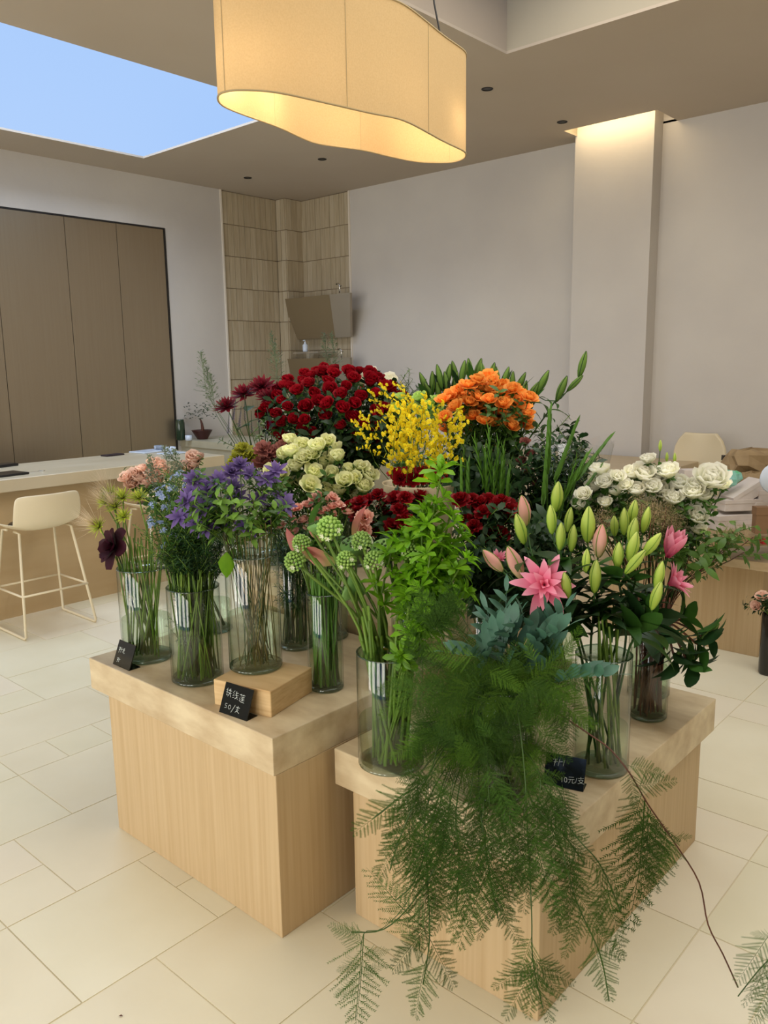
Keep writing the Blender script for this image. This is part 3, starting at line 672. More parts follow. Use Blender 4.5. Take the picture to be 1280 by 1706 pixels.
# --- yellow orchids
def onc_mesh():
    m = MB(); H_ = .26; m.tube([(0, 0, 0), (.012, 0, H_*.5), (0, 0, H_)], .0012, L_stem, 4)
    for k in range(9):
        t = .15+.85*k/9; a = k*2.1; Lb = .07*(1.15-t); e = V3((math.cos(a)*Lb, math.sin(a)*Lb, H_*t+.025)); s0 = V3((0, 0, H_*t)); m.tube([s0, e], .0007, L_stem, 3, False)
        for j in range(5):
            q = s0+(e-s0)*((j+1)/5)+V3((random.uniform(-.01, .01), random.uniform(-.01, .01), random.uniform(-.008, .008))); dd = V3((random.uniform(-1, 1), random.uniform(-1, 1), .3)).normalized(); M = Matrix.Translation(q) @ align(dd)
            m.patch(F_yel, .014, .019, 1.3, 1.5, 0, 2, 2, 'round', 0, M=M)
            for b in (1.6, 2.6, -1.6, -2.6): m.patch(F_yel, .008, .005, 1.2, 1.4, 0, 1, 2, 'petal', b, M=M)
    return m.mesh('blossoms')
B_onc = [onc_mesh() for _ in range(4)]
for k, H in enumerate(dome(695, 790, 55, 30, 2.85, 17, .12, .03, seed=8)):
    flower('yel', H, 'yellow_orchid', 'spray of small yellow dancing orchids beside the red roses', 'orchid', 'yellow orchid sprays', B_onc, .8, L_stem, .0016, aim=(UP+V3((random.uniform(-.3, .3), random.uniform(-.2, .2), 0))), part='blossoms')
for x, y in ((640, 745), (625, 770), (650, 712), (668, 705), (700, 700)):
    flower('yel', P(x, y, 2.9), 'yellow_orchid', 'loose spray of yellow dancing orchids reaching up and left', 'orchid', 'loose yellow orchid sprays', B_onc, .6, L_stem, .0014, aim=(UP+cr*random.uniform(-.9, -.3)), part='blossoms')
# --- lime green heads behind the orchids
B_lime = [rose(petm('lime_green_petal', (150, 190, 90), (190, 220, 120)), rings_rose(.026, .5), ruffle=.003)]
for x, y in ((700, 668), (715, 680), (728, 672), (705, 695), (722, 700), (690, 685), (735, 690), (668, 668), (660, 685)): flower('yel', P(x, y, 3.2), 'green_lisianthus', 'lime green bloom between the roses and the orange ranunculus', 'flower', 'lime green blooms', B_lime, 1.15, L_stem, .002, S_mid, 3)
for x, y in ((640, 660), (655, 650), (668, 655), (680, 645), (690, 650), (675, 670), (650, 675)): flower('yel', P(x, y, 3.5), 'wispy_green_sprig', 'wispy fine green sprig between the roses and the green lilies', 'foliage', 'wispy green sprigs', None, 1, L_stem, .0015, S_thin, 12, 1.0, (.6, 1.0))
# --- orange ranunculus
OR = [(813, 632), (795, 640), (780, 648), (838, 645), (855, 655), (775, 665), (762, 683), (800, 655), (830, 660), (845, 668), (865, 660), (870, 680), (880, 668), (858, 690), (822, 682), (790, 698), (805, 707), (835, 705), (812, 655),
      (742, 700), (740, 672), (790, 727), (880, 695), (850, 715), (825, 650), (750, 665), (878, 710), (765, 655), (822, 640), (870, 700), (745, 715), (783, 720), (828, 752), (862, 672), (815, 672), (800, 680), (785, 690), (830, 692), (843, 690), (812, 692), (780, 675), (795, 668), (838, 678), (855, 703), (820, 710), (772, 690), (760, 640+30)]
for x, y in OR: flower('org', P(x, y, 2.95+random.uniform(-.07, .07)), 'orange_ranunculus', 'orange ranunculus in the tall bunch right of the yellow orchids', 'ranunculus', 'orange ranunculus', B_orange*3+B_orangeo, 1.1, L_stemd, .002, S_mid, 3, .9, (.6, .95))
gm = MB()
for k in range(9):
    t = k/9; sg = 1 if k % 2 else -1
    gm.patch(L_spear, .085*(1-.3*t), .02*(1-.45*t), .12, .22, .3, 2, 3, 'spear', PI/2*(1-sg), org=(0, 0, .21*t))
gm.tube([(0, 0, 0), (0, 0, .2)], .003, L_spear, 5); B_glad = [gm.mesh('flower_spike')]
for x, y, ln, s_ in ((776, 800, -.05, .9), (806, 795, -.2, .95), (818, 790, -.05, 1.1), (828, 800, .02, 1.0), (838, 810, .0, .9), (770, 830, -.02, .8), (812, 825, -.05, 1.0), (832, 835, .05, 1.0), (846, 830, .05, .9), (822, 850, 0, 1.0), (842, 860, .05, 1.0), (780, 840, 0, .9)):
    flower('org', P(x, y+14, 2.72), 'gladiolus_spear', 'green unopened gladiolus spear below the orange ranunculus', 'gladiolus', 'gladiolus spears below the orange bunch', B_glad, s_*.82, L_spear, .0035, aim=UP+cr*ln, part='flower_spike')
for H in dome(810, 800, 68, 60, 2.9, 26, .1, .03, seed=31): flower('org', H, 'dark_foliage_stem', 'dark leafy stem packed under the orange ranunculus', 'foliage', 'dark foliage under the orange ranunculus', None, 1, L_stemd, .002, S_dark, 9, 1.1, (.45, 1.0))
for H in dome(880, 950, 90, 80, 2.6, 34, .1, .03, seed=32): flower('dr2', H, 'dark_foliage_stem', 'dark leafy stem filling the shade behind the lilies', 'foliage', 'dark foliage behind the lilies', None, 1, L_stemd, .002, S_dark, 8, 1.2, (.4, 1.0))
# --- cellophane bunch, dark foliage and spears
for H in dome(938, 785, 50, 72, 2.95, 34, .12, .03, seed=3): flower('cel', H, 'dark_foliage_stem', 'dark green fine leaved stem inside the cellophane sleeve', 'foliage', 'dark foliage in cellophane', None, 1, L_stemd, .002, S_dthin+S_dark, 12, 1.0, (.5, 1.0))
for x, y, ln, s_ in ((912, 790, .02, 1.25), (925, 800, .35, 1.3), (940, 830, .5, 1.2), (960, 800, .75, 1.1), (905, 840, .05, 1.2), (930, 860, .3, 1.2), (955, 840, .7, 1.1)): flower('cel', P(x, y, 2.75), 'gladiolus_spear', 'green gladiolus spear leaning right in front of the cellophane sleeve', 'gladiolus', 'gladiolus spears by the cellophane', B_glad, s_*.72, L_spear, .003, aim=UP+cr*ln, part='flower_spike')
for x, y in ((875, 740), (885, 760), (880, 790), (870, 775), (890, 810)): flower('cel', P(x, y, 2.88), 'dusky_pink_bloom', 'dusky pink bloom hidden below the orange ranunculus', 'flower', 'dusky pink blooms', [rose(F_mauve, rings_rose(.022, .5))], 1, L_stemd, .002, S_dark, 3)
cp = P(948, 750, 2.95); cv = VS['cel'][0]
m = MB(); rg = []
for k, (z, rr) in enumerate(((cv.z+.34, .095), (cv.z+.5, .12), (cv.z+.68, .14), (cv.z+.84, .155))):
    t_ = k/3; c_ = V3((cv.x+(cp.x-cv.x)*t_, cv.y+(cp.y-cv.y)*t_, z)); rg.append([m.add(c_+V3((math.cos(2*PI*j/28), math.sin(2*PI*j/28), 0))*rr*(1+.05*math.sin(5*j+k))+V3((0, 0, .012*math.sin(j*2.3)*t_))) for j in range(28)])
mi = m.m(M_cello)
for a, b in zip(rg, rg[1:]):
    for j in range(28): m.face([a[j], a[(j+1) % 28], b[(j+1) % 28], b[j]], mi)
m.build('cellophane_sleeve', smooth=True, label='clear cellophane sleeve open around the dark foliage at the back right', cat='wrapping')
# --- tall green lilies in bud at the very back
def lily_stem(key, label, group, node, buds, leaves, r=.0035, smat=L_lily, nl=8, lsc=1.0, leafset=None, zone=(.42, .97), name='lily_stem', cat='lily'):
    B, R = route(key, node); pts = path(B, R, node); t = thing(name, label, cat, B, group=group); HEAD.append((t, group, node)) if group else None
    mb = MB(); mb.tube([q-B for q in pts], [r]*len(pts), smat, 6); mb.build('stem', t, smooth=True)
    for (H, meshes, sc, dirv, nm) in buds:
        d = V3(dirv).normalized(); b0 = H-d*.035*sc
        mid = (node+b0)*.5+V3((0, 0, -.01)); mb = MB(); mb.tube([node-B-V3((0, 0, .0)), mid-B, b0-B], [.0022, .002, .0024], smat, 5); mb.build('pedicel', t, smooth=True)
        obj(nm, random.choice(meshes), t, M=Matrix.Translation(b0-B) @ align(d, random.uniform(0, 6.28)) @ Matrix.Scale(sc, 4))
    for k in range(nl):
        tt = zone[0]+(zone[1]-zone[0])*(k+random.random()*.7)/nl; q, tg = at([p_-B for p_ in pts], tt)
        obj('leaf', random.choice(leafset or LF_lily), t, M=Matrix.Translation(q) @ align(tg, k*2.4+random.uniform(-.4, .4)) @ Matrix.Scale(lsc*random.uniform(.8, 1.15), 4))
    return t
vase('gl', None, T3, .08, .32, .2, 'glass vase of the budding green lilies at the very back', pt=(-2.0, 2.95, 0))
for x, y, lean in ((715, 640, -.2), (740, 628, 0), (765, 622, .0), (790, 618, .1), (812, 625, .1), (835, 632, .15), (860, 640, .3), (880, 655, .4), (725, 655, -.3), (752, 640, 0), (850, 655, .2)):
    node = P(x, y+22, 3.45); bs = [(P(x+o, y-2+abs(o)*.5, 3.45+random.uniform(-.03, .03)), B_budd, 1.35, UP+cr*(o*.03+lean), 'bud') for o in (-7, 6)]
    lily_stem('gl', 'tall budding lily stem with upright dark green leaves behind the orange ranunculus', 'budding green lilies at the back', node, bs, None, nl=8, leafset=LF_up, lsc=.95, zone=(.8, 1.0))
lily_stem('gl', 'lone green lily stem arching far right above the cellophane', None, P(925, 668, 3.45), [(P(935, 650, 3.45), B_budd, 1.5, UP+cr*.4, 'bud'), (P(957, 640, 3.45), B_budd, 1.2, UP*.8+cr*.8, 'bud'), (P(970, 610, 3.45), B_budd, 1.5, UP+cr*.25, 'bud'), (P(903, 640, 3.45), B_budd, 1.5, UP+cr*.5, 'bud')], None, nl=7, lsc=.8, zone=(.8, 1))
for (x, y, rx) in ((940, 645, .9), (955, 638, 1.2), (935, 672, 1.0)): pass

# --- peach spray roses (left, behind the blue flowers)
PE = [(215, 800), (228, 795), (240, 788), (235, 805), (250, 798), (262, 790), (258, 778), (270, 782), (222, 812), (248, 812), (275, 795), (264, 805), (318, 770), (325, 780), (310, 785), (330, 768)]
for x, y in PE: flower('pea', P(x, y, 3.05), 'peach_rose', 'pale peach rose at the left behind the pale blue flowers', 'rose', 'peach roses', B_peach, 1.3, L_stemd, .002, S_mid, 2)
# --- nigella-like lime pods with silky plumes
NG = [(183, 822, 'lime green pod head highest in the left vase'), (205, 830, 'lime green pod head, second from the top in the left vase'), (175, 838, 'lime green pod head left of the second one'), (207, 862, 'lime green star head with a dark eye in the left vase'),
      (166, 878, 'lime green pod head drooping far left inside a silky plume'), (232, 830, 'lime green pod head nearest the peach roses'), (192, 845, 'lime green pod head in the middle of the left vase')]
for x, y, lb in NG:
    H = P(x, y, 2.9); aim = (H-P(230, 900, 2.95)).normalized()*.8-cf*.3+UP*.2
    flower('nig', H, 'lime_pod_flower', lb, 'flower', None, B_nig, 1.35, L_stem, .0026, aim=aim, extra=('plume', B_plume[0]) if x < 200 else None)
for x, y in ((195, 940), (215, 900), (240, 930), (255, 910), (225, 880), (262, 940), (245, 870)): flower('nig', P(x, y, 2.95), 'thin_green_stem', 'bare green stem end among the stems of the left vase', 'stem', 'bare stems in the left vase', None, 1, L_stem, .003)
flower('nig', P(192, 912, 2.82), 'dark_calla', 'nearly black velvety flower hanging over the rim of the left vase', 'flower', None, B_black, 1.25, L_stemd, .003, aim=V3((-.35, -.5, .25))-cf*.5)
# --- delphinium vase : pale blue flowers, thin green foliage
for k, H in enumerate(dome(300, 850, 50, 70, 2.72, 30, .1, .02, seed=12)): flower('del', H, 'pale_blue_flower', 'small pale blue flower on thin green foliage in the second vase', 'flower', 'pale blue flowers of the second vase', B_blue, .95, L_stem, .0016, S_thin, 5, 1.0, (.45, .95))
for H in dome(335, 920, 55, 45, 2.7, 34, .08, .01, seed=13): flower('del', H, 'feathery_green_stem', 'feathery thin leaved green stem filling the second vase', 'foliage', 'feathery stems of the second vase', None, 1, L_stemd, .0016, S_dthin, 6, .8, (.4, 1.0))
for x, y in ((262, 800), (275, 815), (285, 800), (300, 790), (308, 800), (292, 822), (268, 828)): flower('del', P(x, y, 2.75), 'fine_green_sprig', 'fine pale green sprig over the second vase', 'foliage', 'fine green sprigs of the second vase', B_airy, .7, L_stem, .0014, S_thin, 3, part='foliage')
# --- clematis
CL = [(325, 800, 'd'), (322, 822, 'd'), (385, 788, 'd'), (400, 775, 'd'), (330, 872, 's'), (345, 880, 's'), (310, 835, 's'), (445, 800, 's'), (470, 830, 's'), (475, 842, 's'), (440, 880, 's'), (448, 870, 's'), (460, 785, 's'), (415, 790, 's'), (395, 830, 's'), (430, 835, 's'), (372, 870, 's'), (455, 850, 's'), (405, 875, 's'), (388, 812, 's'), (340, 845, 's'), (420, 880, 's'), (365, 800, 's'), (380, 850, 's'), (350, 815, 'd'), (300, 860, 's')]
for x, y, k in CL: flower('cle', P(x, y, 2.5+random.uniform(-.04, .06)), 'purple_clematis', 'purple clematis bloom above the vase on the riser', 'clematis', 'purple clematis', B_clemd if k == 'd' else B_clem, 1.05, L_stemd, .0014, S_mid, 2, .9, (.55, .95), face=1.0)
for H in dome(405, 860, 62, 45, 2.55, 13, .1, .02, seed=14): flower('cle', H, 'clematis_foliage', 'leafy clematis shoot over the vase on the riser', 'foliage', 'leafy clematis shoots', None, 1, leafm('clematis_stem', (120, 110, 60)), .0014, [sprig(leafm('clematis_leaf', (124, 160, 66), (96, 134, 50)), 5, .05, .022, .06)], 3, 1.0, (.5, 1.0))
o = flower('cle', P(378, 920, 2.45), 'clematis_foliage', 'broad bright green leaf hanging left of the riser vase rim', 'foliage', None, [leaf_mesh(L_bright, .085, .06, .4, .2)], 1.0, L_stem, .002, aim=V3((0, -.2, -1)), part='leaf')
for H in dome(492, 900, 30, 45, 2.95, 20, .06, .01, seed=15): flower('pur', H, 'dark_leafy_stem', 'dark leafy stem in the shaded vase behind the riser', 'foliage', 'dark stems behind the riser', None, 1, L_stemd, .002, S_dthin, 5, .9, (.1, 1.0))
# --- pink spray carnations
PK = [(498, 850), (512, 845), (525, 835), (535, 830), (545, 838), (520, 858), (540, 855), (555, 848), (480, 868), (470, 880), (565, 845), (530, 872), (508, 870), (560, 862), (490, 890), (580, 858), (548, 872), (475, 848), (553, 832), (516, 880)]
for x, y in PK: flower('car', P(x, y, 2.62), 'pink_carnation', 'salmon pink spray carnation above the narrow vase', 'carnation', 'salmon pink spray carnations', B_pink+B_pinkbud, 1.0, L_stem, .0022, S_mid, 2, .8)
flower('car', P(608, 864, 2.5), 'pink_carnation', 'single large salmon pink carnation in front of the dark red ones', 'carnation', None, B_pink, 1.35, L_stem, .0024, aim=-cf+UP*.5)
flower('car', P(606, 882, 2.5), 'pink_carnation', 'smaller pink carnation just under the single large one', 'carnation', None, B_pink, 1.1, L_stem, .0024, aim=-cf+UP*.1)
for k in range(10): flower('car', P(520+random.uniform(-22, 30), 950+random.uniform(-20, 20), 2.62), 'carnation_stem', 'leafy pale green stem in the narrow vase', 'stem', 'pale green stems of the narrow vase', None, 1, L_stem, .0028, S_grey, 1)
# --- dark red carnations
DR = [(585, 848), (600, 840), (615, 838), (598, 858), (630, 830), (645, 845), (650, 860), (660, 835), (675, 832), (665, 852), (690, 838), (640, 872), (625, 885), (655, 880), (610, 875), (790, 850), (785, 835), (800, 842), (795, 865), (790, 880), (805, 858), (780, 870),
      (815, 838), (828, 845), (845, 845), (850, 855), (790, 895), (835, 838), (820, 900), (832, 892), (850, 870), (700, 830), (675, 870), (768, 835)]
for x, y in DR: flower('dre' if x < 740 else 'dr2', P(x, y, (2.68 if x < 740 else 2.62)+random.uniform(-.05, .06)), 'dark_red_carnation', 'dark red carnation in the row behind the bright green leafy stems', 'carnation', 'dark red carnations', B_dred, 1.15, L_stemd, .0022, S_dark, 3)
bk = P(700, 860, 2.86); z0 = bk.z-.1
t = thing('cream_bucket', 'pale cream bucket holding a tight bunch of dark red blooms under the yellow orchids', 'bucket', (bk.x, bk.y, T3))
m = MB(); hb = P(692, 798, 2.92).z-T3; m.lathe([(.09, 0), (.13, hb-.004), (.133, hb), (.126, hb-.004), (.088, .01)], M_bucket, 32); m.build('body', t, smooth=True)
for k in range(16):
    a = k*2.4; r_ = .09*math.sqrt((k+.5)/16); H = V3((bk.x+r_*math.cos(a), bk.y+r_*math.sin(a), T3+hb+.02))
    VS['bkt'] = (V3((bk.x, bk.y, T3)), .085, max(.03, hb-.02)); flower('bkt', H, 'dark_red_carnation', 'dark red bloom packed flat in the cream bucket', 'carnation', 'dark red blooms in the cream bucket', B_dred, 1.2, L_stemd, .002)
# --- ornithogalum, lotus pods and bracts in the wide vase
ON = [(555, 892, 1.3, 'large round green ornithogalum head beside the lotus leaves'), (508, 912, 1.1, 'green ornithogalum head above the lowest left one'), (499, 942, 1.25, 'lowest left green ornithogalum head in front of the pink bract'), (582, 942, 1.05, 'green ornithogalum head between the pods'),
      (606, 912, 1.1, 'green ornithogalum head in the centre with a small white flower'), (626, 945, 1.3, 'green ornithogalum head with white flowers lowest in the centre'), (685, 932, 1.2, 'green ornithogalum head among the bright leaves')]
for x, y, s, lb in ON:
    H = P(x, y, 2.3); flower('orn', H, 'green_ornithogalum', lb, 'flower', None, B_orn, s*.82, L_stem, .0045, aim=(H-VS['orn'][0]-V3((0, 0, .45))).normalized()*.7-cf*.4+UP*.3)
for x, y, s, a, lb in ((533, 872, 1.05, (-.3, -.2, .9), 'upper left lotus seed pod beside the folded leaf'), (578, 978, 1.25, (-.6, -.5, .3), 'lowest lotus seed pod seen from the side'), (590, 905, 1.1, (0, -.4, .9), 'lotus seed pod behind the central ornithogalum'), (640, 912, 1.0, (.2, -.4, .9), 'lotus seed pod touching the bright green leaves'), (575, 925, .9, (-.2, -.5, .8), 'small lotus pod between the ornithogalum heads')):
    flower('orn', P(x, y, 2.38), 'lotus_pod', lb, 'seed pod', None, B_pod, s, L_stem, .0045, aim=V3(a), part='seed_pod')
bract = leaf_mesh(F_bract, .13, .062, .2, .45, .5, 6, 'point')
for x, y, d, a, lb in ((525, 930, 2.4, (-.9, -.1, .25), 'pink green spathe leaf pointing left, lowest'), (540, 900, 2.42, (-.75, 0, .6), 'pink green spathe leaf behind, second from bottom'), (560, 935, 2.4, (-.5, -.3, .1), 'short pink green spathe leaf under the ornithogalum'), (592, 905, 2.45, (-.02, 0, 1), 'upright brown red spathe between the pink carnations')):
    flower('orn', P(x, y, d), 'spathe_leaf', lb, 'leaf', None, [bract], 1.0, L_stem, .004, aim=V3(a).normalized(), part='leaf')
flower('orn', P(520, 885, 2.42), 'lotus_leaf', 'folded bright green lotus leaf behind the upper pod', 'leaf', None, [leaf_mesh(leafm('lotus_leaf_green', (92, 140, 60)), .085, .085, .4, .7, .3, 5, 'round')], 1, L_stem, .004, aim=V3((-.3, 0, .9)), part='leaf')
for k in range(9): flower('orn', P(600+k*9, 1060, 2.32), 'thick_green_stem', 'thick green stem standing in the wide vase', 'stem', 'thick stems in the wide vase', None, 1, L_stem, .0055)
# --- bright green leafy stems (whorled leaves)
def whorl(n_, L, W, mt=L_bright, a0=.9, a1=1.5):
    m = MB()
    for k in range(n_): m.patch(mt, L*random.uniform(.8, 1.1), W, a0, a1+random.uniform(-.2, .2), .25, 2, 4, 'obo', 2*PI*k/n_+random.uniform(-.2, .2))
    for k in range(3): m.patch(mt, L*.5, W*.6, .3, .5, .2, 1, 3, 'obo', k*2.1)
    return m.mesh('leaf_whorl')
W_ = [whorl(6, .07, .027), whorl(5, .065, .03), whorl(7, .075, .026)]
def leafy(key, H, lb, grp, n_, sc, zone):
    B, R = route(key, H); pts = path(B, R, H, 9); t = thing('leafy_branch', lb, 'foliage', B, group=grp); HEAD.append((t, grp, H)) if grp else None; mb = MB(); mb.tube([q-B for q in pts], [.0032]*len(pts), L_stem, 6); mb.build('stem', t, smooth=True)
    for k in range(n_):
        tt = zone[0]+(1-zone[0])*k/(n_-1); q, tg = at([p_-B for p_ in pts], min(.999, tt))
        if k < n_-1:
            a = k*2.2; dd = (tg+V3((math.cos(a), math.sin(a), .1))*.9).normalized(); q2 = q+dd*.03*sc; mb = MB(); mb.tube([q, q2], .0012, L_stem, 4); mb.build('side_shoot', t)
        else: dd = tg; q2 = q
        obj('leaf_whorl', random.choice(W_), t, M=Matrix.Translation(q2) @ align(dd, random.uniform(0, 6)) @ Matrix.Scale(sc*random.uniform(.8, 1.1), 4))
leafy('orn', P(738, 778, 2.32), 'tallest bright green leafy stem rising above the dark red carnations', None, 10, 1.0, (.45, 1))
for x, y in ((705, 850), (725, 840), (750, 860), (690, 875), (765, 890), (720, 900), (745, 920), (670, 890), (760, 950), (735, 960), (700, 940), (715, 975), (655, 900), (775, 930), (770, 985), (750, 1000), (685, 985), (730, 1000)):
    leafy('orn', P(x, y, 2.28+random.uniform(-.06, .06)), 'bright green whorled leafy stem in the wide vase', 'bright green leafy stems', 8, .85, (.45, 1))
for x, y in ((715, 1010), (690, 1060), (675, 1090), (700, 1040)): leafy('orn', P(x, y, 2.2), 'low bright green leafy shoot hanging at the vase rim', 'low bright green shoots', 4, .7, (.8, 1))

# --- lilies
G = B_bud; PB = B_budp
def bd(x, y, m_, sc, lean, nm='bud', d=2.25, aim=None): return (P(x, y, d), m_, sc, aim or (UP+cr*lean-cf*.12), nm)
LS = [('straight front lily stem with one pale green bud', (990, 1015), [bd(992, 963, G, 1.2, 0, d=2.15)], 5),
      ('lily stem with the highest green bud at its tip', (930, 915), [bd(928, 830, G, 1.15, .05, d=2.32), bd(919, 868, G, 1.12, -.1, d=2.28), bd(948, 868, G, .95, .1, d=2.3)], 7),
      ('lily stem with two close green buds and a small lower one', (945, 940), [bd(934, 896, G, 1.02, 0, d=2.2), bd(954, 899, G, 1.0, .05, d=2.22), bd(944, 977, G, .95, -.2, d=2.12)], 6),
      ('lily stem with a broad olive green bud above a half pink bud', (990, 945), [bd(980, 877, G, 1.35, -.02, d=2.25), bd(977, 936, G, .85, .0, d=2.15), bd(1000, 904, PB, 1.25, .05, d=2.24)], 7),
      ('lily stem with a cluster of green buds behind the centre', (1030, 955), [bd(1040, 871, G, 1.05, -.05, d=2.3), bd(1055, 855, G, .95, .1, d=2.34), bd(1024, 878, G, .8, -.1, d=2.33), bd(1030, 928, G, 1.0, 0, d=2.2)], 7),
      ('lily stem with crowded buds leaning right', (1060, 965), [bd(1076, 868, G, 1.0, .15, d=2.3), bd(1055, 888, G, 1.05, .1, d=2.24), bd(1054, 913, G, 1.1, .2, d=2.2), bd(1057, 938, G, 1.05, .75, d=2.14), bd(1085, 909, G, 1.0, .7, d=2.2)], 7),
      ('lily stem with the two pink blooms at the right', (1090, 1020), [bd(1098, 961, G, 1.05, .15, d=2.16), bd(1093, 995, G, 1.05, .25, d=2.12), (P(1121, 908, 2.25), B_lilytulip, 1.15, UP+cr*.25-cf*.3, 'bloom'), (P(1137, 963, 2.2), B_lilyhalf, 1.2, UP*.6+cr*.9-cf*.5, 'bloom')], 9),
      ('lily stem with a pink bud and a green bud at the left', (890, 935), [bd(874, 853, PB, 1.2, -.2, d=2.36), bd(868, 884, G, 1.22, -.3, d=2.3)], 6),
      ('lily stem with the big open pink bloom at the left', (900, 1000), [bd(859, 940, PB, 1.3, -.45, d=2.2), bd(823, 936, PB, 1.1, -.9, d=2.25), (P(908, 972, 2.1), B_lilyopen, 1.1, cr*-.15-cf*.9+UP*.2, 'bloom'), (P(830, 925, 2.35), B_lilyhalf, .7, UP-cf*.4, 'bloom')], 9)]
for lb, nd, bs, nl in LS: lily_stem('lil', lb, None, P(*nd, 2.25), bs, None, nl=nl+5, lsc=1.1, zone=(.45, 1.0), leafset=LF_lily+LF_wide)
for k, (x, y) in enumerate(((1100, 1060), (1140, 1030), (1165, 1075), (1125, 1100), (1150, 1110), (1075, 1040), (1180, 1065))):
    lily_stem('wht', 'leafy lily shoot spilling over the right end of the lower plinth', 'leafy lily shoots at the right', P(x, y, 2.5), [(P(x+8, y-14, 2.5), B_budd, .7, UP+cr*.8, 'bud')], None, nl=7, lsc=.9, zone=(.75, 1.0), smat=L_brown, leafset=LF_wide)
for k in range(16): flower('wht', P(1050+random.uniform(0, 50), 1015+random.uniform(-15, 15), 2.6), 'reddish_stem', 'reddish brown stem in the rightmost vase', 'stem', 'reddish brown stems', None, 1, L_brown, .0026, S_dark, 1)
# --- white lisianthus
WH = [(1000, 795, 1.0), (1070, 800, 1.25), (1115, 797, 1.1), (1080, 773, .7), (1028, 800, .8), (1018, 805, .8), (1030, 825, .9), (990, 820, .9), (975, 830, .8), (1100, 825, 1.1), (1130, 815, 1.0), (1142, 832, 1.1), (1160, 830, 1.0), (1182, 812, 1.5), (1150, 850, 1.1),
      (1140, 862, 1.0), (1205, 815, .8), (1000, 830, .8), (1045, 815, .8), (1060, 825, 1.0), (1120, 840, 1.0), (1160, 870, 1.0), (1170, 850, 1.0), (985, 845, .8), (1010, 845, .8), (1085, 820, .9), (965, 850, .8), (1165, 890, .8), (1148, 885, .8), (1175, 835, .9), (1010, 812, .9), (1055, 798, .9), (1095, 805, .9), (1040, 840, .8), (1075, 835, .9), (1125, 855, .9), (970, 838, .8), (995, 808, .9), (1155, 815, .8), (1110, 855, .8), (1025, 848, .7), (1148, 900, .8)]
for x, y, s in WH: flower('wl2', P(x, y, 2.75+random.uniform(-.05, .08)), 'white_lisianthus', 'ivory white lisianthus bloom at the right behind the lilies', 'lisianthus', 'white lisianthus at the right', B_white, s*1.3, L_stemd, .002, S_mid, 3, 1.0, (.6, .93))
B_wbud = [bud_mesh(F_bud, F_budr, .8)]
for x, y, lb in ((1100, 752, 'tall closed green lisianthus bud above the white blooms'), (1111, 770, 'closed lisianthus bud, middle of the three above the white blooms'), (1124, 772, 'closed lisianthus bud, right of the three above the white blooms'), (1205, 795, 'closed lisianthus bud by the green packet')):
    flower('wl2', P(x, y, 2.75), 'lisianthus_bud', lb, 'bud', None, B_wbud, .5, L_stemd, .0018, aim=UP, part='bud')
m = MB(); mi = m.m(F_fluff)
for k in range(700):
    d = V3((random.gauss(0, 1), random.gauss(0, 1), random.gauss(0, 1))).normalized()*random.uniform(.012, .05); e = d+V3((random.uniform(-1, 1), random.uniform(-1, 1), random.uniform(-1, 1)))*.009; s_ = V3((random.uniform(-1, 1), random.uniform(-1, 1), 0))*.0012
    m.tri(d, d+s_, e, mi)
B_fluff = [m.mesh('plume')]
for x, y in ((1070, 840), (1090, 850), (1110, 845), (1085, 865), (1120, 862), (1060, 858), (1105, 870), (1000, 862), (1015, 870), (1128, 875)): flower('wl2', P(x, y, 2.6), 'bronze_smoke_plume', 'bronze green smoke bush plume in front of the white lisianthus', 'flower', 'bronze smoke plumes', B_fluff, .9, L_brown, .0016, S_mid, 1, part='plume')
for x, y in ((1205, 895), (1222, 885), (1215, 905), (1240, 890)): flower('wl2', P(x, y, 2.6), 'pinkish_smoke_plume', 'pinkish smoke bush plume reaching over the right plinth', 'flower', 'pinkish smoke plumes', B_fluff, .75, L_brown, .0014, [sprig(leafm('smoke_leaf', (104, 140, 56)), 4, .045, .024, .05)], 3, .9, (.75, 1.0), part='plume')
for x, y in ((1240, 920), (1255, 895), (1195, 930), (1170, 935), (1150, 925)): flower('wl2', P(x, y, 2.55), 'green_leafy_branch', 'loose green leafy branch reaching right below the white blooms', 'foliage', 'loose green branches at the right', None, 1, L_brown, .0016, [sprig(leafm('branch_leaf', (92, 130, 50)), 5, .05, .022, .06)], 6, 1.0, (.65, 1.0))
# --- blue-green lobed fern leaves
def phleb():
    m = MB(); L_ = .24; m.tube([(0, 0, 0), (L_*.2, 0, L_*.5), (L_*.55, 0, L_*.85)], [.002, .0016, .0008], L_blue, 4)
    for k in range(8):
        t = .15+.8*k/8; p = V3((L_*.55*t**1.4, 0, L_*.85*t)); sgn = 1 if k % 2 else -1; ll = .13*(1-abs(t-.4))
        m.patch(L_blue, ll, .038, .6, .85, .15, 2, 4, 'strap', sgn*1.45, org=p)
    m.patch(L_blue, .07, .022, .5, .8, .15, 2, 3, 'strap', 0, org=(L_*.55, 0, L_*.85)); return m.mesh('leaf')
B_ph = [phleb() for _ in range(3)]
for x, y, a in ((870, 1060, -.3), (893, 1050, 0), (910, 1070, .45), (850, 1080, -.5), (900, 1085, .3), (915, 1095, .8), (880, 1090, 0), (835, 1060, -.4), (845, 1040, -.2), (820, 1060, -.7), (865, 1050, .2), (800, 1080, -.2)):
    flower('phl', P(x, y+45, 2.0), 'blue_fern_leaf', 'blue-green lobed fern leaf left of the lily vase', 'fern', 'blue-green lobed fern leaves', B_ph, .66, L_stemd, .002, aim=UP+cr*a-cf*.3, part='leaf')

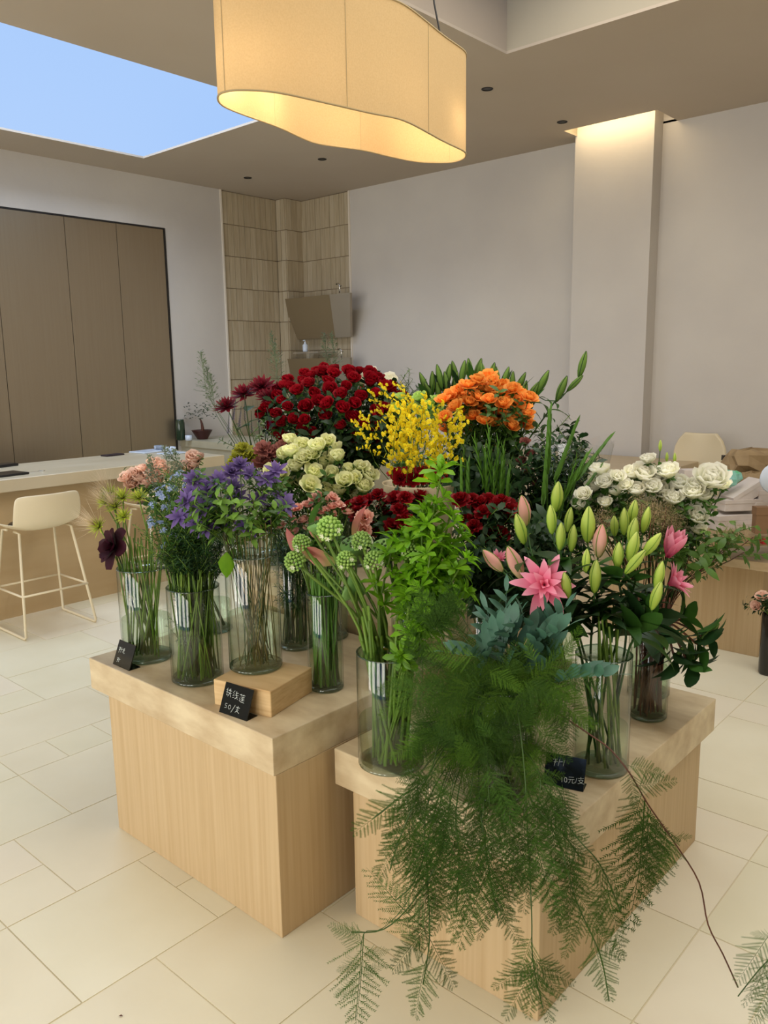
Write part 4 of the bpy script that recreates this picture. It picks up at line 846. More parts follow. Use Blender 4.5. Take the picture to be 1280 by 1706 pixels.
# --- plain stems crowding the vases
def fill(key, n_, name, label, grp, smat, r, up, rr=.88, leaves=None):
    p, rad, h = VS[key]
    for k in range(n_):
        a = random.uniform(0, 2*PI); q = rad*rr*math.sqrt(random.random()); b = a+random.uniform(-1.3, 1.3); q2 = rad*.86*math.sqrt(random.random())
        B = p+V3((q2*math.cos(b), q2*math.sin(b), .018)); T = p+V3((q*math.cos(a), q*math.sin(a), h)); E_ = T+(T-B)*up*random.uniform(.6, 1.1)
        t = thing(name, label, 'stem', B, group=grp); mb = MB(); pts = [B, (B+T)*.5+V3((random.uniform(-.004, .004), random.uniform(-.004, .004), 0)), T, E_]
        mb.tube([x_-B for x_ in pts], [r, r, r*.95, r*.8], smat, 5); mb.build('stem', t, smooth=True)
        if leaves:
            for j in range(2): obj('foliage', random.choice(leaves), t, M=Matrix.Translation((pts[0]+(pts[2]-pts[0])*random.uniform(.3, 1))-B) @ align(UP, random.uniform(0, 6.28)) @ Matrix.Scale(.6, 4), kind='stuff')
fill('nig', 20, 'plain_stem', 'olive green stem inside the left vase', 'stems inside the left vase', L_stem, .0032, .35)
fill('del', 70, 'plain_stem', 'thin green stem packed in the second vase', 'stems inside the second vase', L_stem, .0028, .2)
fill('del', 12, 'leafy_plain_stem', 'leafy stem packed in the second vase', 'leafy stems inside the second vase', L_stemd, .002, .2, leaves=S_dthin)
fill('cle', 14, 'plain_stem', 'thin brownish stem inside the riser vase', 'stems inside the riser vase', leafm('tan_stem', (140, 124, 66)), .0014, .3)
fill('pur', 26, 'plain_stem', 'dark stem inside the shaded vase', 'stems inside the shaded vase', L_stemd, .0026, .3, leaves=S_dthin)
fill('car', 38, 'plain_stem', 'pale green jointed stem inside the narrow vase', 'stems inside the narrow vase', L_spear, .0036, .2)
fill('orn', 10, 'plain_stem', 'thick pale green stem inside the wide vase', 'stems inside the wide vase', L_stem, .0055, .4)
fill('lil', 12, 'plain_stem', 'green lily stem inside the lily vase', 'stems inside the lily vase', L_stem, .0036, .4)
fill('wht', 14, 'plain_stem', 'reddish brown stem inside the rightmost vase', 'stems inside the rightmost vase', L_brown, .003, .3)

# ================================================================ asparagus fern
def frond_mesh(mt, dens=1.0, nb=30):
    m = MB(); mi = m.m(mt); m.tube([(0, 0, 0), (.5, 0, .02), (1, 0, -.04)], [.006, .004, .001], mt, 3, False)
    for k in range(nb):
        s = .06+.93*k/nb; sg = 1 if k % 2 else -1; bl = (.40*(1-s)**.75+.03)*random.uniform(.8, 1.1); an = math.radians(random.uniform(42, 60)); zt = random.uniform(-.25, .25)
        d = V3((math.cos(an), sg*math.sin(an), zt)).normalized(); p0 = V3((s, 0, .02-.06*s*s)); nn = V3((-d.y, d.x, 0)).normalized()
        m.tri(p0-nn*.003, p0+nn*.003, p0+d*bl, mi)
        q = .03
        while q < bl:
            p = p0+d*q+V3((0, 0, -.15*q*q)); ln = .055*(1-.6*q/bl)
            for sd in (-1, 1):
                dd = (d*.75+nn*sd*.8+V3((0, 0, random.uniform(-.5, .5)))).normalized(); m.tri(p-d*.006, p+d*.006, p+dd*ln*random.uniform(.7, 1.1), mi)
            q += .017/dens
    return m.mesh('frond')
FR = [frond_mesh(L_fern) for _ in range(3)]; L_fern2 = leafm('young_fern_needles', (70, 108, 20), (88, 124, 30), tr=.3, rough=.8)
FRM = FR+[frond_mesh(L_fern2) for _ in range(2)]
FRP = [frond_mesh(L_fernp, .8, 26) for _ in range(2)]
def frond_M(a, b, roll, org):
    d = b-a; L_ = d.length; x = d.normalized(); y = cu.cross(x) if abs(x.dot(cu)) < .9 else cr.cross(x)
    # blade plane roughly faces the viewer's side of the plinth, with its own roll
    n_ = (-cf+V3((random.uniform(-.3, .3), random.uniform(-.3, .3), random.uniform(-.3, .3)))); n_ = (n_-x*n_.dot(x)).normalized(); y = n_.cross(x)
    M = Matrix(((x.x, y.x, n_.x, 0), (x.y, y.y, n_.y, 0), (x.z, y.z, n_.z, 0), (0, 0, 0, 1))) @ Matrix.Rotation(roll, 4, 'X')
    return Matrix.Translation(a-org) @ M @ Matrix.Diagonal((L_, L_, L_, 1))
vf = VS['fer'][0]
def vine(label, pts, fronds, d=None, group=None, r=.0016, mt=L_stemd, meshes=FR):
    """pts = [(px, py, depth)...]; fronds = [(x0,y0,x1,y1,depth)]"""
    w_ = [vf+V3((random.uniform(-.03, .03), random.uniform(-.03, .03), .02)), vf+V3((random.uniform(-.04, .04), random.uniform(-.04, .04), .3))]+[P(*q) for q in pts] if pts[0][2] and r > 0 else [P(*q) for q in pts]
    r = abs(r); sm = [w_[0]]
    for i in range(len(w_)-1):
        p0 = w_[max(i-1, 0)]; p1 = w_[i]; p2 = w_[i+1]; p3 = w_[min(i+2, len(w_)-1)]
        for k in range(1, 5):
            t = k/4; sm.append(.5*((2*p1)+(p2-p0)*t+(2*p0-5*p1+4*p2-p3)*t*t+(3*p1-p0-3*p2+p3)*t**3))
    org = sm[0]; t = thing('asparagus_fern', label, 'fern', org, group=group); mb = MB(); mb.tube([q-org for q in sm], [r]*len(sm), mt, 5); mb.build('stem', t, smooth=True)
    if group: HEAD.append((t, group, P(*pts[-1])))
    for (x0, y0, x1, y1, dd) in fronds:
        obj('frond', random.choice(meshes), t, M=frond_M(P(x0, y0, dd), P(x1, y1, dd+random.uniform(-.03, .03)), random.uniform(-.5, .5), org))
    return t
# dense soft mass around the vase: each stem carries a few fronds
rg = random.Random(21)
for k in range(60):
    y = rg.uniform(1105, 1290); x = rg.uniform(715, 930 if y < 1190 else 880); d = rg.uniform(1.92, 2.13)
    fr = []
    for j in range(5):
        a = rg.uniform(0, 2*PI); l = rg.uniform(55, 100); sx, sy = x+rg.uniform(-30, 30), y+rg.uniform(-35, 35)
        fr.append((sx, sy, sx+l*math.cos(a), sy+l*.8*math.sin(a)+10, d+rg.uniform(-.06, .08)))
    vine('soft asparagus fern stem in the dense mass below the blue-green leaves', [((x+832)/2, min(1120, y-40), d+.12), (x, y, d+.08)], fr, group='dense asparagus fern stems', r=.0011, meshes=FRM)
for k in range(10):
    x = rg.uniform(700, 790); y = rg.uniform(1010, 1110); fr = [(x+rg.uniform(-15, 15), y+rg.uniform(-20, 30), x+rg.uniform(-60, 60), y+rg.uniform(-60, 40), 2.12) for _ in range(4)]
    vine('wispy asparagus fern stem rising left beside the bright green leaves', [(x, y, 2.14)], fr, group='rising asparagus fern stems', r=.0011)
D = 1.84
def hang(label, pts, fr, **k): return vine(label, [(x, y, (D if i else 2.1) if len(q) == 0 else q[0]) for i, (x, y, *q) in enumerate(pts)], [(a, b, c_, d_, D-.01) for a, b, c_, d_ in fr], **k)
hang('trailing fern spray reaching furthest left over the plinth edge', [(750, 1200), (715, 1290), (670, 1325), (620, 1365)], [(720, 1290, 650, 1350), (680, 1320, 585, 1392), (700, 1310, 640, 1400), (715, 1300, 660, 1300)])
hang('trailing fern strand hanging at the left, above the pale left frond', [(760, 1220), (700, 1320), (665, 1400), (650, 1450)], [(700, 1320, 640, 1430), (690, 1340, 665, 1460), (670, 1390, 625, 1470), (680, 1380, 700, 1480)])
hang('long fern strand falling straight down left of centre', [(770, 1240), (712, 1340), (712, 1450), (716, 1560), (705, 1640)], [(712, 1330, 735, 1440), (710, 1380, 690, 1500), (714, 1430, 740, 1540), (712, 1470, 700, 1590), (715, 1540, 650, 1620), (714, 1560, 760, 1650), (710, 1600, 690, 1700), (706, 1560, 660, 1590)])
hang('pale fern spray against the left plinth side', [(740, 1300), (700, 1450), (660, 1500)], [(720, 1560, 610, 1450), (715, 1540, 630, 1470), (710, 1580, 650, 1530)], meshes=FRP)
hang('curved bare fern stem with a pale frond over the floor, lowest left', [(760, 1300), (735, 1420), (690, 1500), (640, 1548), (585, 1553)], [(604, 1552, 552, 1550), (604, 1570, 548, 1540)], meshes=FRP)
hang('pale drooping frond over the floor tiles at the bottom left', [(740, 1320), (690, 1480), (640, 1545), (606, 1556), (600, 1620), (592, 1700)], [(606, 1556, 594, 1720), (602, 1600, 560, 1620), (604, 1590, 650, 1585), (600, 1640, 555, 1660), (600, 1620, 640, 1610)], meshes=FRP, r=.0009)
hang('fern strand falling at the centre over the slab edge', [(800, 1250), (800, 1340), (815, 1450), (830, 1530)], [(800, 1320, 770, 1430), (805, 1360, 840, 1460), (810, 1400, 775, 1500), (815, 1440, 850, 1540), (820, 1480, 800, 1570), (825, 1500, 870, 1580)])
hang('long thin fern stem crossing the front corner of the lower plinth', [(850, 1130), (872, 1260), (880, 1400), (886, 1520), (888, 1600), (905, 1680)], [(878, 1380, 915, 1470), (880, 1420, 850, 1500), (886, 1560, 860, 1640), (888, 1590, 940, 1670), (890, 1600, 820, 1650), (892, 1610, 880, 1700), (890, 1600, 960, 1640), (890, 1610, 840, 1700), (890, 1600, 915, 1710)])
hang('fern strand crossing the middle of the plinth front', [(780, 1260), (760, 1350), (765, 1430), (760, 1520)], [(762, 1340, 730, 1440), (762, 1380, 800, 1470), (764, 1420, 740, 1520), (762, 1450, 790, 1550), (760, 1480, 720, 1560)])
hang('fern strand arching right over the plinth corner', [(850, 1250), (890, 1340), (935, 1385), (975, 1440)], [(880, 1330, 905, 1420), (900, 1340, 980, 1400), (920, 1370, 925, 1460), (935, 1385, 1000, 1450), (955, 1410, 970, 1500)])
hang('fern strand hanging right of the plinth corner with a long tip', [(870, 1270), (930, 1400), (960, 1500), (1000, 1590), (1015, 1668)], [(935, 1410, 985, 1500), (950, 1470, 920, 1560), (955, 1480, 1010, 1560), (970, 1520, 940, 1600), (980, 1540, 1040, 1600), (990, 1570, 1018, 1672)])
hang('fern strand furthest right before the plinth side, brownish stems', [(880, 1260), (950, 1380), (1000, 1440), (1035, 1520)], [(985, 1430, 1050, 1500), (1000, 1440, 1000, 1540), (1010, 1470, 1040, 1605), (1020, 1480, 980, 1560)])
# right side vine hanging over the side with a bare tip to the floor
vine('fern vine hanging over the right side of the plinth with a long bare tip', [(985, 1225, 2.02), (1040, 1275, 1.95), (1080, 1340, 1.95), (1125, 1405, 1.98), (1165, 1470, 2.0), (1180, 1540, 2.0), (1205, 1590, 2.0), (1230, 1645, 2.0)],
     [(1045, 1275, 1110, 1290, 1.95), (1050, 1285, 1060, 1350, 1.95), (1060, 1310, 1130, 1300, 1.95), (1070, 1320, 1040, 1420, 1.94), (1075, 1330, 1052, 1560, 1.95), (1080, 1345, 1075, 1500, 1.96), (1095, 1365, 1085, 1480, 1.96), (1110, 1385, 1090, 1490, 1.97), (1125, 1400, 1100, 1460, 1.97), (1085, 1350, 1040, 1470, 1.95), (1120, 1395, 1155, 1395, 1.98)], r=.002, mt=L_brown)
for (a, b) in (((1290, 1600), [(1280, 1560, 1225, 1640), (1285, 1590, 1240, 1680), (1290, 1600, 1265, 1700), (1285, 1560, 1250, 1555), (1300, 1640, 1250, 1706)]),):
    vine('pale fern spray entering the picture at the lower right edge', [(1420, 1500, 2.0), (1340, 1560, 1.95), (1280, 1600, 1.93), (1230, 1660, 1.93)], [(*q, 1.93) for q in b], r=-.0014, meshes=FRP)
# extra filler fronds draped over the slab
rg = random.Random(5)
for k in range(14):
    x = 680+k*20+rg.uniform(-8, 8); y = 1290+rg.uniform(-10, 40)
    hang('short fern spray draped over the front edge of the lower plinth', [((x+810)/2, 1230), (x, y), (x+rg.uniform(-15, 15), y+60)], [(x, y, x+rg.uniform(-40, 30), y+rg.uniform(80, 120)), (x, y-20, x+rg.uniform(-30, 50), y+rg.uniform(60, 100)), (x, y+50, x+rg.uniform(-30, 40), y+rg.uniform(130, 190)), (x+rg.uniform(-20, 20), y+100, x+rg.uniform(-50, 50), y+rg.uniform(180, 260))], group='short draped fern sprays', r=-.0009)

# ================================================================ sign cards
def card(label, p0, p1, z, hgt, lines):
    a = onz(*p0, z); b = onz(*p1, z); w_ = (b-a).length; ang = math.atan2(b.y-a.y, b.x-a.x)
    t = thing('price_card', label, 'sign', a, ang); tilt = math.radians(22)
    m = MB(); M = Matrix.Rotation(-tilt, 4, 'X'); m.box(0, w_, 0, .003, 0, hgt, M_acryl, M); m.build('panel', t)
    m = MB(); m.box(w_*.35, w_, 0, .045, 0, .002, M_acryl); m.build('foot', t)
    for (txt, s, x, zc) in lines:
        if isinstance(txt, str):
            c_ = bpy.data.curves.new('lettering', 'FONT'); c_.body = txt; c_.size = s; c_.extrude = .0002; c_.offset = -.0004; c_.materials.append(M_chalk)
            tmp = bpy.data.objects.new('lettering', c_); col.objects.link(tmp); dg = bpy.context.evaluated_depsgraph_get()
            me = bpy.data.meshes.new_from_object(tmp.evaluated_get(dg)); bpy.data.objects.remove(tmp); me.materials.clear(); me.materials.append(M_chalk)
            o = bpy.data.objects.new('lettering', me); col.objects.link(o); o.parent = t
            o.matrix_local = M @ Matrix.Translation((x, -.0006, zc)) @ Matrix.Rotation(PI/2, 4, 'X') @ Matrix.Rotation(.12, 4, 'Z')
        else:
            m = MB()
            for st in txt: m.tube([V3((x+u*s, -.0006, zc+v*s)) for u, v in st], .00055, M_chalk, 4)
            for i, v in enumerate(m.v): m.v[i] = tuple(M @ V3(v))
            m.build('lettering', t)
    return t
HAN = [[[(.25, 1), (.05, .7)], [(.1, .75), (.4, .75)], [(.05, .5), (.4, .5)], [(.22, .75), (.22, .1), (.4, .2)], [(.6, .95), (.5, .7)], [(.5, .75), (.95, .75)], [(.45, .45), (1, .45)], [(.72, 1), (.7, .45), (.45, 0)], [(.72, .45), (1, 0)]],
       [[(.3, 1), (.05, .7), (.3, .65), (.05, .35), (.35, .4)], [(.05, .1), (.35, .2)], [(.5, .75), (.95, .82)], [(.45, .5), (1, .57)], [(.6, 1), (.75, .3), (1, .05)], [(.95, .4), (.5, .05)]],
       [[(.05, .88), (.95, .88)], [(.3, 1), (.3, .78)], [(.7, 1), (.7, .78)], [(.35, .65), (.9, .65)], [(.6, .72), (.4, .45), (.9, .45)], [(.35, .28), (.95, .28)], [(.65, .6), (.65, .12)], [(.1, .6), (.2, .55)], [(.05, .4), (.2, .38), (.1, .15), (.4, .05), (1, .02)]],
       [[(.8, 1), (.3, 1), (.25, .55), (.7, .5), (.75, .1), (.2, 0)]], [[(.5, 1), (.15, .7), (.15, .25), (.5, 0), (.85, .3), (.85, .75), (.5, 1)]], [[(.7, 1.1), (.1, -.1)]],
       [[(.1, .78), (.9, .78)], [(.5, 1), (.5, .5)], [(.2, .5), (.75, .5), (.1, 0)], [(.3, .35), (.95, 0)]]]
SCR = [[(0, .8), (.5, .9), (.3, .4)], [(.1, .5), (.6, .6)], [(.3, .9), (.2, 0)], [(.8, .9), (.7, .1), (1.1, .3)], [(.8, .6), (1.2, .7)], [(1.4, .9), (1.3, .2)], [(1.3, .6), (1.8, .7)], [(1.6, 1), (1.6, .1), (1.9, .2)]]
card('small black price card with faded writing at the left end of the plinth', (188, 1106), (215, 1118), T1, .088, [(SCR, .022, .012, .045), (SCR[:5], .018, .018, .012)])
card('black price card with white handwriting in front of the oak riser', (365, 1186), (411, 1202), T1, .092, [(HAN[0], .024, .010, .052), (HAN[1], .024, .039, .050), (HAN[2], .024, .068, .047), (HAN[3], .013, .016, .018), (HAN[4], .013, .032, .017), (HAN[5], .02, .046, .012), (HAN[6], .02, .062, .014)])
card('black price card half hidden in the fern by the lily vase', (905, 1306), (972, 1320), T2, .085, [(SCR[:6], .022, .02, .052), ('10\u5143/\u652f', .02, .045, .014)])

# ================================================================ bar, stools
ZBAR, XB0, XB1 = .96, -6.15, -5.31
t = thing('bar_counter', 'long pale stone bar counter with a thick top at the left', 'counter', (-5.7, 1.5, 0))
m = MB(); m.box(XB0+5.7, XB1+5.7, -4.0, 2.52, ZBAR-.085, ZBAR, M_bar); o = m.build('counter_top', t); bv = o.modifiers.new('bevel', 'BEVEL'); bv.width = .004
m = MB(); m.box(-.3, .27, -3.95, 2.2, 0, ZBAR-.085, mat('bar_base_stone', srgb(186, 162, 124), srgb(172, 146, 106), rough=.5, scale=2, stretch=(1, .5, 3), detail=7)); m.build('base', t)
def stool(label, x, y, group=None):
    t = thing('bar_stool', label, 'stool', (x, y, 0)); r = .009
    # sled sides
    for s in (-1, 1):
        yb = s*.235; yt = s*.17; m = MB()
        m.tube([(-.05, yt, .66), (-.12, yt, .655), (-.225, yb, .02), (-.21, yb, r), (.21, yb, r), (.225, yb, .02), (.12, yt, .655), (.05, yt, .66)], r, M_ivory, 8); m.build('leg_frame', t, smooth=True)
    for a, b in (((-.19, -.215, .27), (-.19, .215, .27)), ((.19, -.215, .27), (.19, .215, .27)), ((-.19, -.215, .27), (.19, -.215, .27)), ((-.19, .215, .27), (.19, .215, .27))):
        m = MB(); m.tube([a, b], .007, M_ivory, 8); m.build('footrest', t, smooth=True)
    m = MB(); mi = m.m(M_ivory); prof = [(-.2, .66), (-.1, .655), (.05, .66), (.14, .675), (.19, .71), (.215, .77), (.225, .84), (.228, .9)]; n_ = 10; ids = []
    for k, (px_, pz) in enumerate(prof):
        row = []; wd = .2+.02*min(k, 5)/5 if k < 6 else .215-.012*(k-6)
        for j in range(n_+1):
            u = -1+2*j/n_; lift = .05*abs(u)**3 if k < 4 else 0; back = -.05*u*u if k >= 4 else 0
            drop = -.03*max(0, abs(u)-.75)*4*.3 if k == len(prof)-1 else 0
            row.append(m.add((px_+back, u*wd, pz+lift+drop)))
        ids.append(row)
    for a, b in zip(ids, ids[1:]):
        for j in range(n_): m.face([a[j], a[j+1], b[j+1], b[j]], mi)
    o = m.build('shell', t, smooth=True); s_ = o.modifiers.new('solid', 'SOLIDIFY'); s_.thickness = .012; s_.offset = 1; s2 = o.modifiers.new('sub', 'SUBSURF'); s2.levels = 1; s2.render_levels = 2
    m = MB(); m.lathe([(.15, .0), (.16, .008), (.15, .018), (.001, .02)], M_black, 24, Matrix.Translation((-.03, 0, .672))); m.build('seat_pad', t, smooth=True)
    return t
stool('ivory shell bar stool at the left edge of the picture, seen from behind', -5.1, 2.34)
stool('second ivory bar stool, mostly hidden behind the flowers, only its wire frame showing', -5.12, 3.28)
# things on the bar
def on(x, y):
    p = onz(x, y, ZBAR)
    if p.y > 3.9: p = ony(x, y, 3.9)
    p.x = max(p.x, XB0+.09); p.z = ZBAR; return p
def slabthing(name, label, cat, px, w_, d_, h_, material, rz=0, part='body'):
    m = MB(); m.box(-w_/2, w_/2, -d_/2, d_/2, 0, h_, material); o = m.build(name, None, label=label, cat=cat); o.location = px; o.rotation_euler = (0, 0, rz)
    bv = o.modifiers.new('bevel', 'BEVEL'); bv.width = min(.006, h_*.4); bv.segments = 2; return o
slabthing('leather_wallet', 'dark purple-black wallet lying on the bar', 'wallet', on(179, 758), .09, .17, .012, mat('dark_leather', srgb(44, 30, 34)), .1)
slabthing('black_notebook', 'flat black folder at the left end of the bar', 'folder', on(6, 792), .2, .26, .015, M_black, .1)
slabthing('black_pouch', 'black pouch behind the folder at the left edge', 'pouch', on(0, 776), .12, .16, .02, M_black, .2)
t = thing('spectacles', 'thin wire glasses or pen left on the bar beside the folder', 'glasses', on(45, 788))
m = MB(); m.tube([(0, -.08, .004), (0, .0, .004), (.01, .08, .006)], .0025, M_steel, 6); m.build('temple', t)
m = MB(); m.tube([(.01+.022*math.cos(a*PI/6), .1+.022*math.sin(a*PI/6), .006) for a in range(13)], .0015, M_steel, 5, False); m.build('lens_rim', t)
slabthing('white_tray', 'flat white tray under the small dishes on the bar', 'tray', on(248, 753), .2, .26, .012, M_blue, .15)
for px, lb in (((246, 748), 'small round pale dish at the left of the white tray'), ((263, 751), 'small round pale dish at the right of the white tray')):
    m = MB(); m.lathe([(.03, 0), (.04, .005), (.042, .032), (.038, .034), (.036, .01), (.001, .008)], M_blue, 20); o = m.build('porcelain_dish', None, smooth=True, label=lb, cat='dish'); o.location = on(*px)+V3((0, 0, .013))
slabthing('white_coaster', 'thin white plate at the right end of the bar', 'plate', on(287, 756), .15, .2, .01, M_blue, .1)
m = MB(); m.lathe([(.03, 0), (.042, .004), (.043, .034), (.039, .036), (.036, .01), (.001, .008)], M_blue, 20); o = m.build('porcelain_dish', None, smooth=True, label='small pale dish at the far right end of the bar', cat='dish'); o.location = on(285, 754)+V3((0, 0, .012))
# kitchen counter behind
t = thing('kitchen_counter', 'pale green-grey stone counter right of the bronze cabinet', 'counter', (XL, 4.64, 0))
m = MB(); m.box(.004, 1.9, 0, .62, .9, .965, M_stoneg); m.build('counter_top', t); m = MB(); m.box(.004, 1.88, .012, .6, 0, .9, M_stoneg); m.build('base', t)
ZK = .965
def onk(x, y, X=-6.66): q = onx(x, y, X); q.z = ZK; return q
pb = onk(337, 722); t = thing('bonsai', 'small bonsai tree in a dark red bowl on the kitchen counter', 'plant', pb)
m = MB(); m.lathe([(.05, 0), (.055, .01), (.1, .085), (.104, .09), (.094, .088), (.05, .05), (.001, .06)], M_pot, 24); m.build('bowl', t, smooth=True)
m = MB(); m.tube([(0, 0, .05), (.012, 0, .1), (-.01, .01, .15), (-.02, 0, .2)], [.02, .016, .012, .006], L_brown, 8); m.build('trunk', t, smooth=True)
m = MB()
for k in range(90):
    d = V3((random.uniform(-1, 1)*.15, random.uniform(-1, 1)*.1, random.uniform(-.05, .11))); m.patch(L_dark, .05, .018, .8, 1.6, .2, 1, 3, 'leaf', random.uniform(0, 6.28), org=V3((-.02, 0, .24))+d)
m.build('foliage', t, smooth=True, kind='stuff')
m = MB(); m.lathe([(.04, 0), (.045, .01), (.045, .17), (.038, .19), (.038, .2), (.001, .2)], mat('dark_green_jar_glass', srgb(38, 56, 40), rough=.15), 20); o = m.build('green_jar', None, smooth=True, label='dark green jar beside the bonsai, against the bronze cabinet', cat='jar'); o.location = onk(301, 725, -6.76)
m = MB(); m.lathe([(.03, 0), (.034, .004), (.034, .05), (.001, .052)], M_blue, 16); o = m.build('white_cup', None, smooth=True, label='little white cup between the green jar and the bonsai', cat='cup'); o.location = onk(314, 722)
# range hood in the alcove, its mirror image below built as a panel
def hood(name, label, cat, L0, R0, L1, R1, yt, yb, split=None):
    """slanted glass panel: top edge (L0,R0) nearer, bottom edge (L1,R1) closer to the wall"""
    a, b = ony(*L0, yt), ony(*R0, yt); c_, d_ = ony(*L1, yb), ony(*R1, yb); org = V3(((a.x+b.x)/2, YB, c_.z))
    t = thing(name, label, cat, org)
    def prism(x0t, x1t, x0b, x1b, mt, nm):
        m = MB(); mi = m.m(mt); pts = [(x0t, yt, a.z), (x1t, yt, a.z), (x1b, yb, c_.z), (x0b, yb, c_.z)]; f = [m.add(V3(p)-org) for p in pts]; bk = [m.add(V3((p[0], min(p[1]+.03, YB-.002), p[2]))-org) for p in pts]
        m.face(f[::-1], mi); m.face(bk, mi)
        for k in range(4): m.face([f[k], f[(k+1) % 4], bk[(k+1) % 4], bk[k]], mi)
        m.build(nm, t)
    s = .7; prism(a.x, a.x+(b.x-a.x)*s, c_.x, c_.x+(d_.x-c_.x)*(s+.05), M_hood, 'glass_panel'); prism(a.x+(b.x-a.x)*s, b.x, c_.x+(d_.x-c_.x)*(s+.05), d_.x, M_hood2, 'reflection_strip')  # paler right part is a reflection in the glass, put into the colour
    m = MB(); m.box(a.x+.06-org.x, -6.03-org.x, yb+.02-org.y, YB-.01-org.y, .02, a.z-c_.z-.02, M_hood); m.build('housing', t); return t
hood('range_hood', 'slanted taupe glass range hood on the tiled wall, the upper one', 'range hood', (475, 498), (583, 479), (488, 566), (584, 560), 5.93, 6.13)
hood('hood_reflection', 'slanted taupe panel modelling the mirror reflection below the range hood, half hidden by roses', 'panel', (479, 598), (583, 589), (492, 660), (584, 655), 5.93, 6.13)  # mirrored image of the hood, built as a second solid panel
t = thing('soap_bottle', 'white pump bottle under the range hood', 'bottle', ony(509, 586, 6.0))
m = MB(); m.lathe([(.025, 0), (.028, .006), (.028, .07), (.012, .085), (.01, .1)], M_blue, 14); m.build('body', t, smooth=True); m = MB(); m.tube([(0, 0, .1), (0, 0, .118), (-.03, 0, .116)], .005, M_blue, 6); m.build('pump', t)
sh = ony(509, 587, 6.0); m = MB(); m.box(-.14, .24, -.05, .22, -.012, 0, M_hood2); o = m.build('glass_shelf', None, label='narrow glass shelf under the range hood carrying the pump bottle', cat='shelf'); o.location = sh
for (px, lb) in (((566, 483), 'small steel tap on top of the range hood'), ((569, 592), 'reflection of the steel tap, modelled on the lower panel')):  # the lower tap models the mirrored image of the upper one
    p = ony(*px, 5.96); t = thing('steel_tap', lb, 'tap', p); m = MB(); m.tube([(0, 0, -.03), (0, 0, .05), (-.02, 0, .065), (-.045, 0, .06)], .008, M_steel, 8); m.build('spout', t, smooth=True); m = MB(); m.tube([(0, 0, .03), (.03, 0, .04)], .006, M_steel, 6); m.build('handle', t)
p = ony(586, 655, 5.6); m = MB(); m.lathe([(.022, 0), (.022, .24), (.012, .28), (.012, .33), (.001, .335)], M_red, 14); o = m.build('red_bottle', None, smooth=True, label='dark red bottle behind the roses at the alcove edge', cat='bottle'); o.location = (p.x, 5.75, 1.3)
p = ony(594, 640, 5.62); m = MB(); m.lathe([(.012, 0), (.014, .3), (.008, .34), (.001, .345)], M_box, 12); o = m.build('white_bottle', None, smooth=True, label='slim white bottle right of the red bottle behind the roses', cat='bottle'); o.location = (p.x+.05, 5.78, 1.3)
m = MB(); m.box(-.85, .75, -.2, .2, -1.3, 0, M_stoneg); o = m.build('alcove_counter', None, label='stone side counter in the alcove, behind the roses', cat='counter'); o.location = (-5.85, 5.8, 1.3)

# ================================================================ right side of the shop
t = thing('reception_desk', 'plain beige block desk at the back right', 'desk', (-3.0, 5.4, 0)); pz = .92
pcn = onz(1168, 768, pz)
m = MB(); m.box(-.9, pcn.x+3.0, -.75, pcn.y-5.4, 0, pz, mat('beige_laminate', srgb(196, 178, 148), srgb(190, 171, 140), rough=.5)); o = m.build('body', t); bv = o.modifiers.new('bevel', 'BEVEL'); bv.width = .004
# ivory chair behind
cxy = ony(1166, 770, 6.0); t = thing('ivory_chair', 'rounded ivory chair back showing behind the beige desk', 'chair', (cxy.x, 5.85, 0))
m = MB(); mi = m.m(M_ivory); za = ony(1166, 722, 6.0).z; zb = .72; W2 = .19; ids = []
for k in range(9):
    z = zb+(za-zb)*k/8; f = 1 if k < 5 else (1-((k-4)/4)**3*.42); ids.append([m.add((W2*f*(-1+2*j/8), .12+.03*(1-((-1+2*j/8)**2)), z)) for j in range(9)])
for a, b in zip(ids, ids[1:]):
    for j in range(8): m.face([a[j], a[j+1], b[j+1], b[j]], mi)
o = m.build('backrest', t, smooth=True); s_ = o.modifiers.new('s', 'SOLIDIFY'); s_.thickness = .03; s2 = o.modifiers.new('b', 'BEVEL'); s2.width = .01; s2.segments = 3
m = MB(); m.box(-.2, .2, -.26, .14, .42, .47, M_ivory); m.build('seat', t)
for sx in (-1, 1):
    m = MB(); m.tube([(sx*.15, .1, .44), (sx*.15, .13, .74)], .01, M_ivory, 6); m.build('back_post', t)
    for sy in (-1, 1): m = MB(); m.tube([(sx*.17, -.06+sy*.17, .43), (sx*.19, -.06+sy*.19, 0)], .01, M_ivory, 8); m.build('leg', t)
# right plinth
plinth('low oak plinth at the right, carrying boxes and paper', -2.3, -1.22, 4.55, 5.3, .57, -2.25, -1.33, 4.64, 5.26, .05)
ZR = .57
def onr(x, y, dz=0): p = onz(x, y, ZR+dz); return p
# work shelf behind with clutter: low table
t = thing('work_table', 'low pale work table behind the right plinth', 'table', (-1.2, 5.0, 0))
m = MB(); m.box(-.15, .75, -.2, .75, .70, .74, M_box); m.build('table_top', t)
for a in (-.1, .7):
    for b in (-.15, .7): m = MB(); m.box(a, a+.04, b, b+.04, 0, .70, M_box); m.build('leg', t)
def cbox(label, x, y, d, w_, dd, h_, mt, rz=0, tilt=0, name='white_box', cat='box'):
    p = P(x, y, d); t = thing(name, label, cat, p, rz); M = Matrix.Rotation(tilt, 4, 'Y')
    m = MB(); m.box(-w_/2, w_/2, -dd/2, dd/2, 0, h_, mt, M); o = m.build('body', t); bv = o.modifiers.new('b', 'BEVEL'); bv.width = .003
    m = MB(); m.box(-w_/2-.002, w_/2+.002, -dd/2-.002, dd/2+.002, h_*.72, h_+.003, mt, M); m.build('lid', t); return t
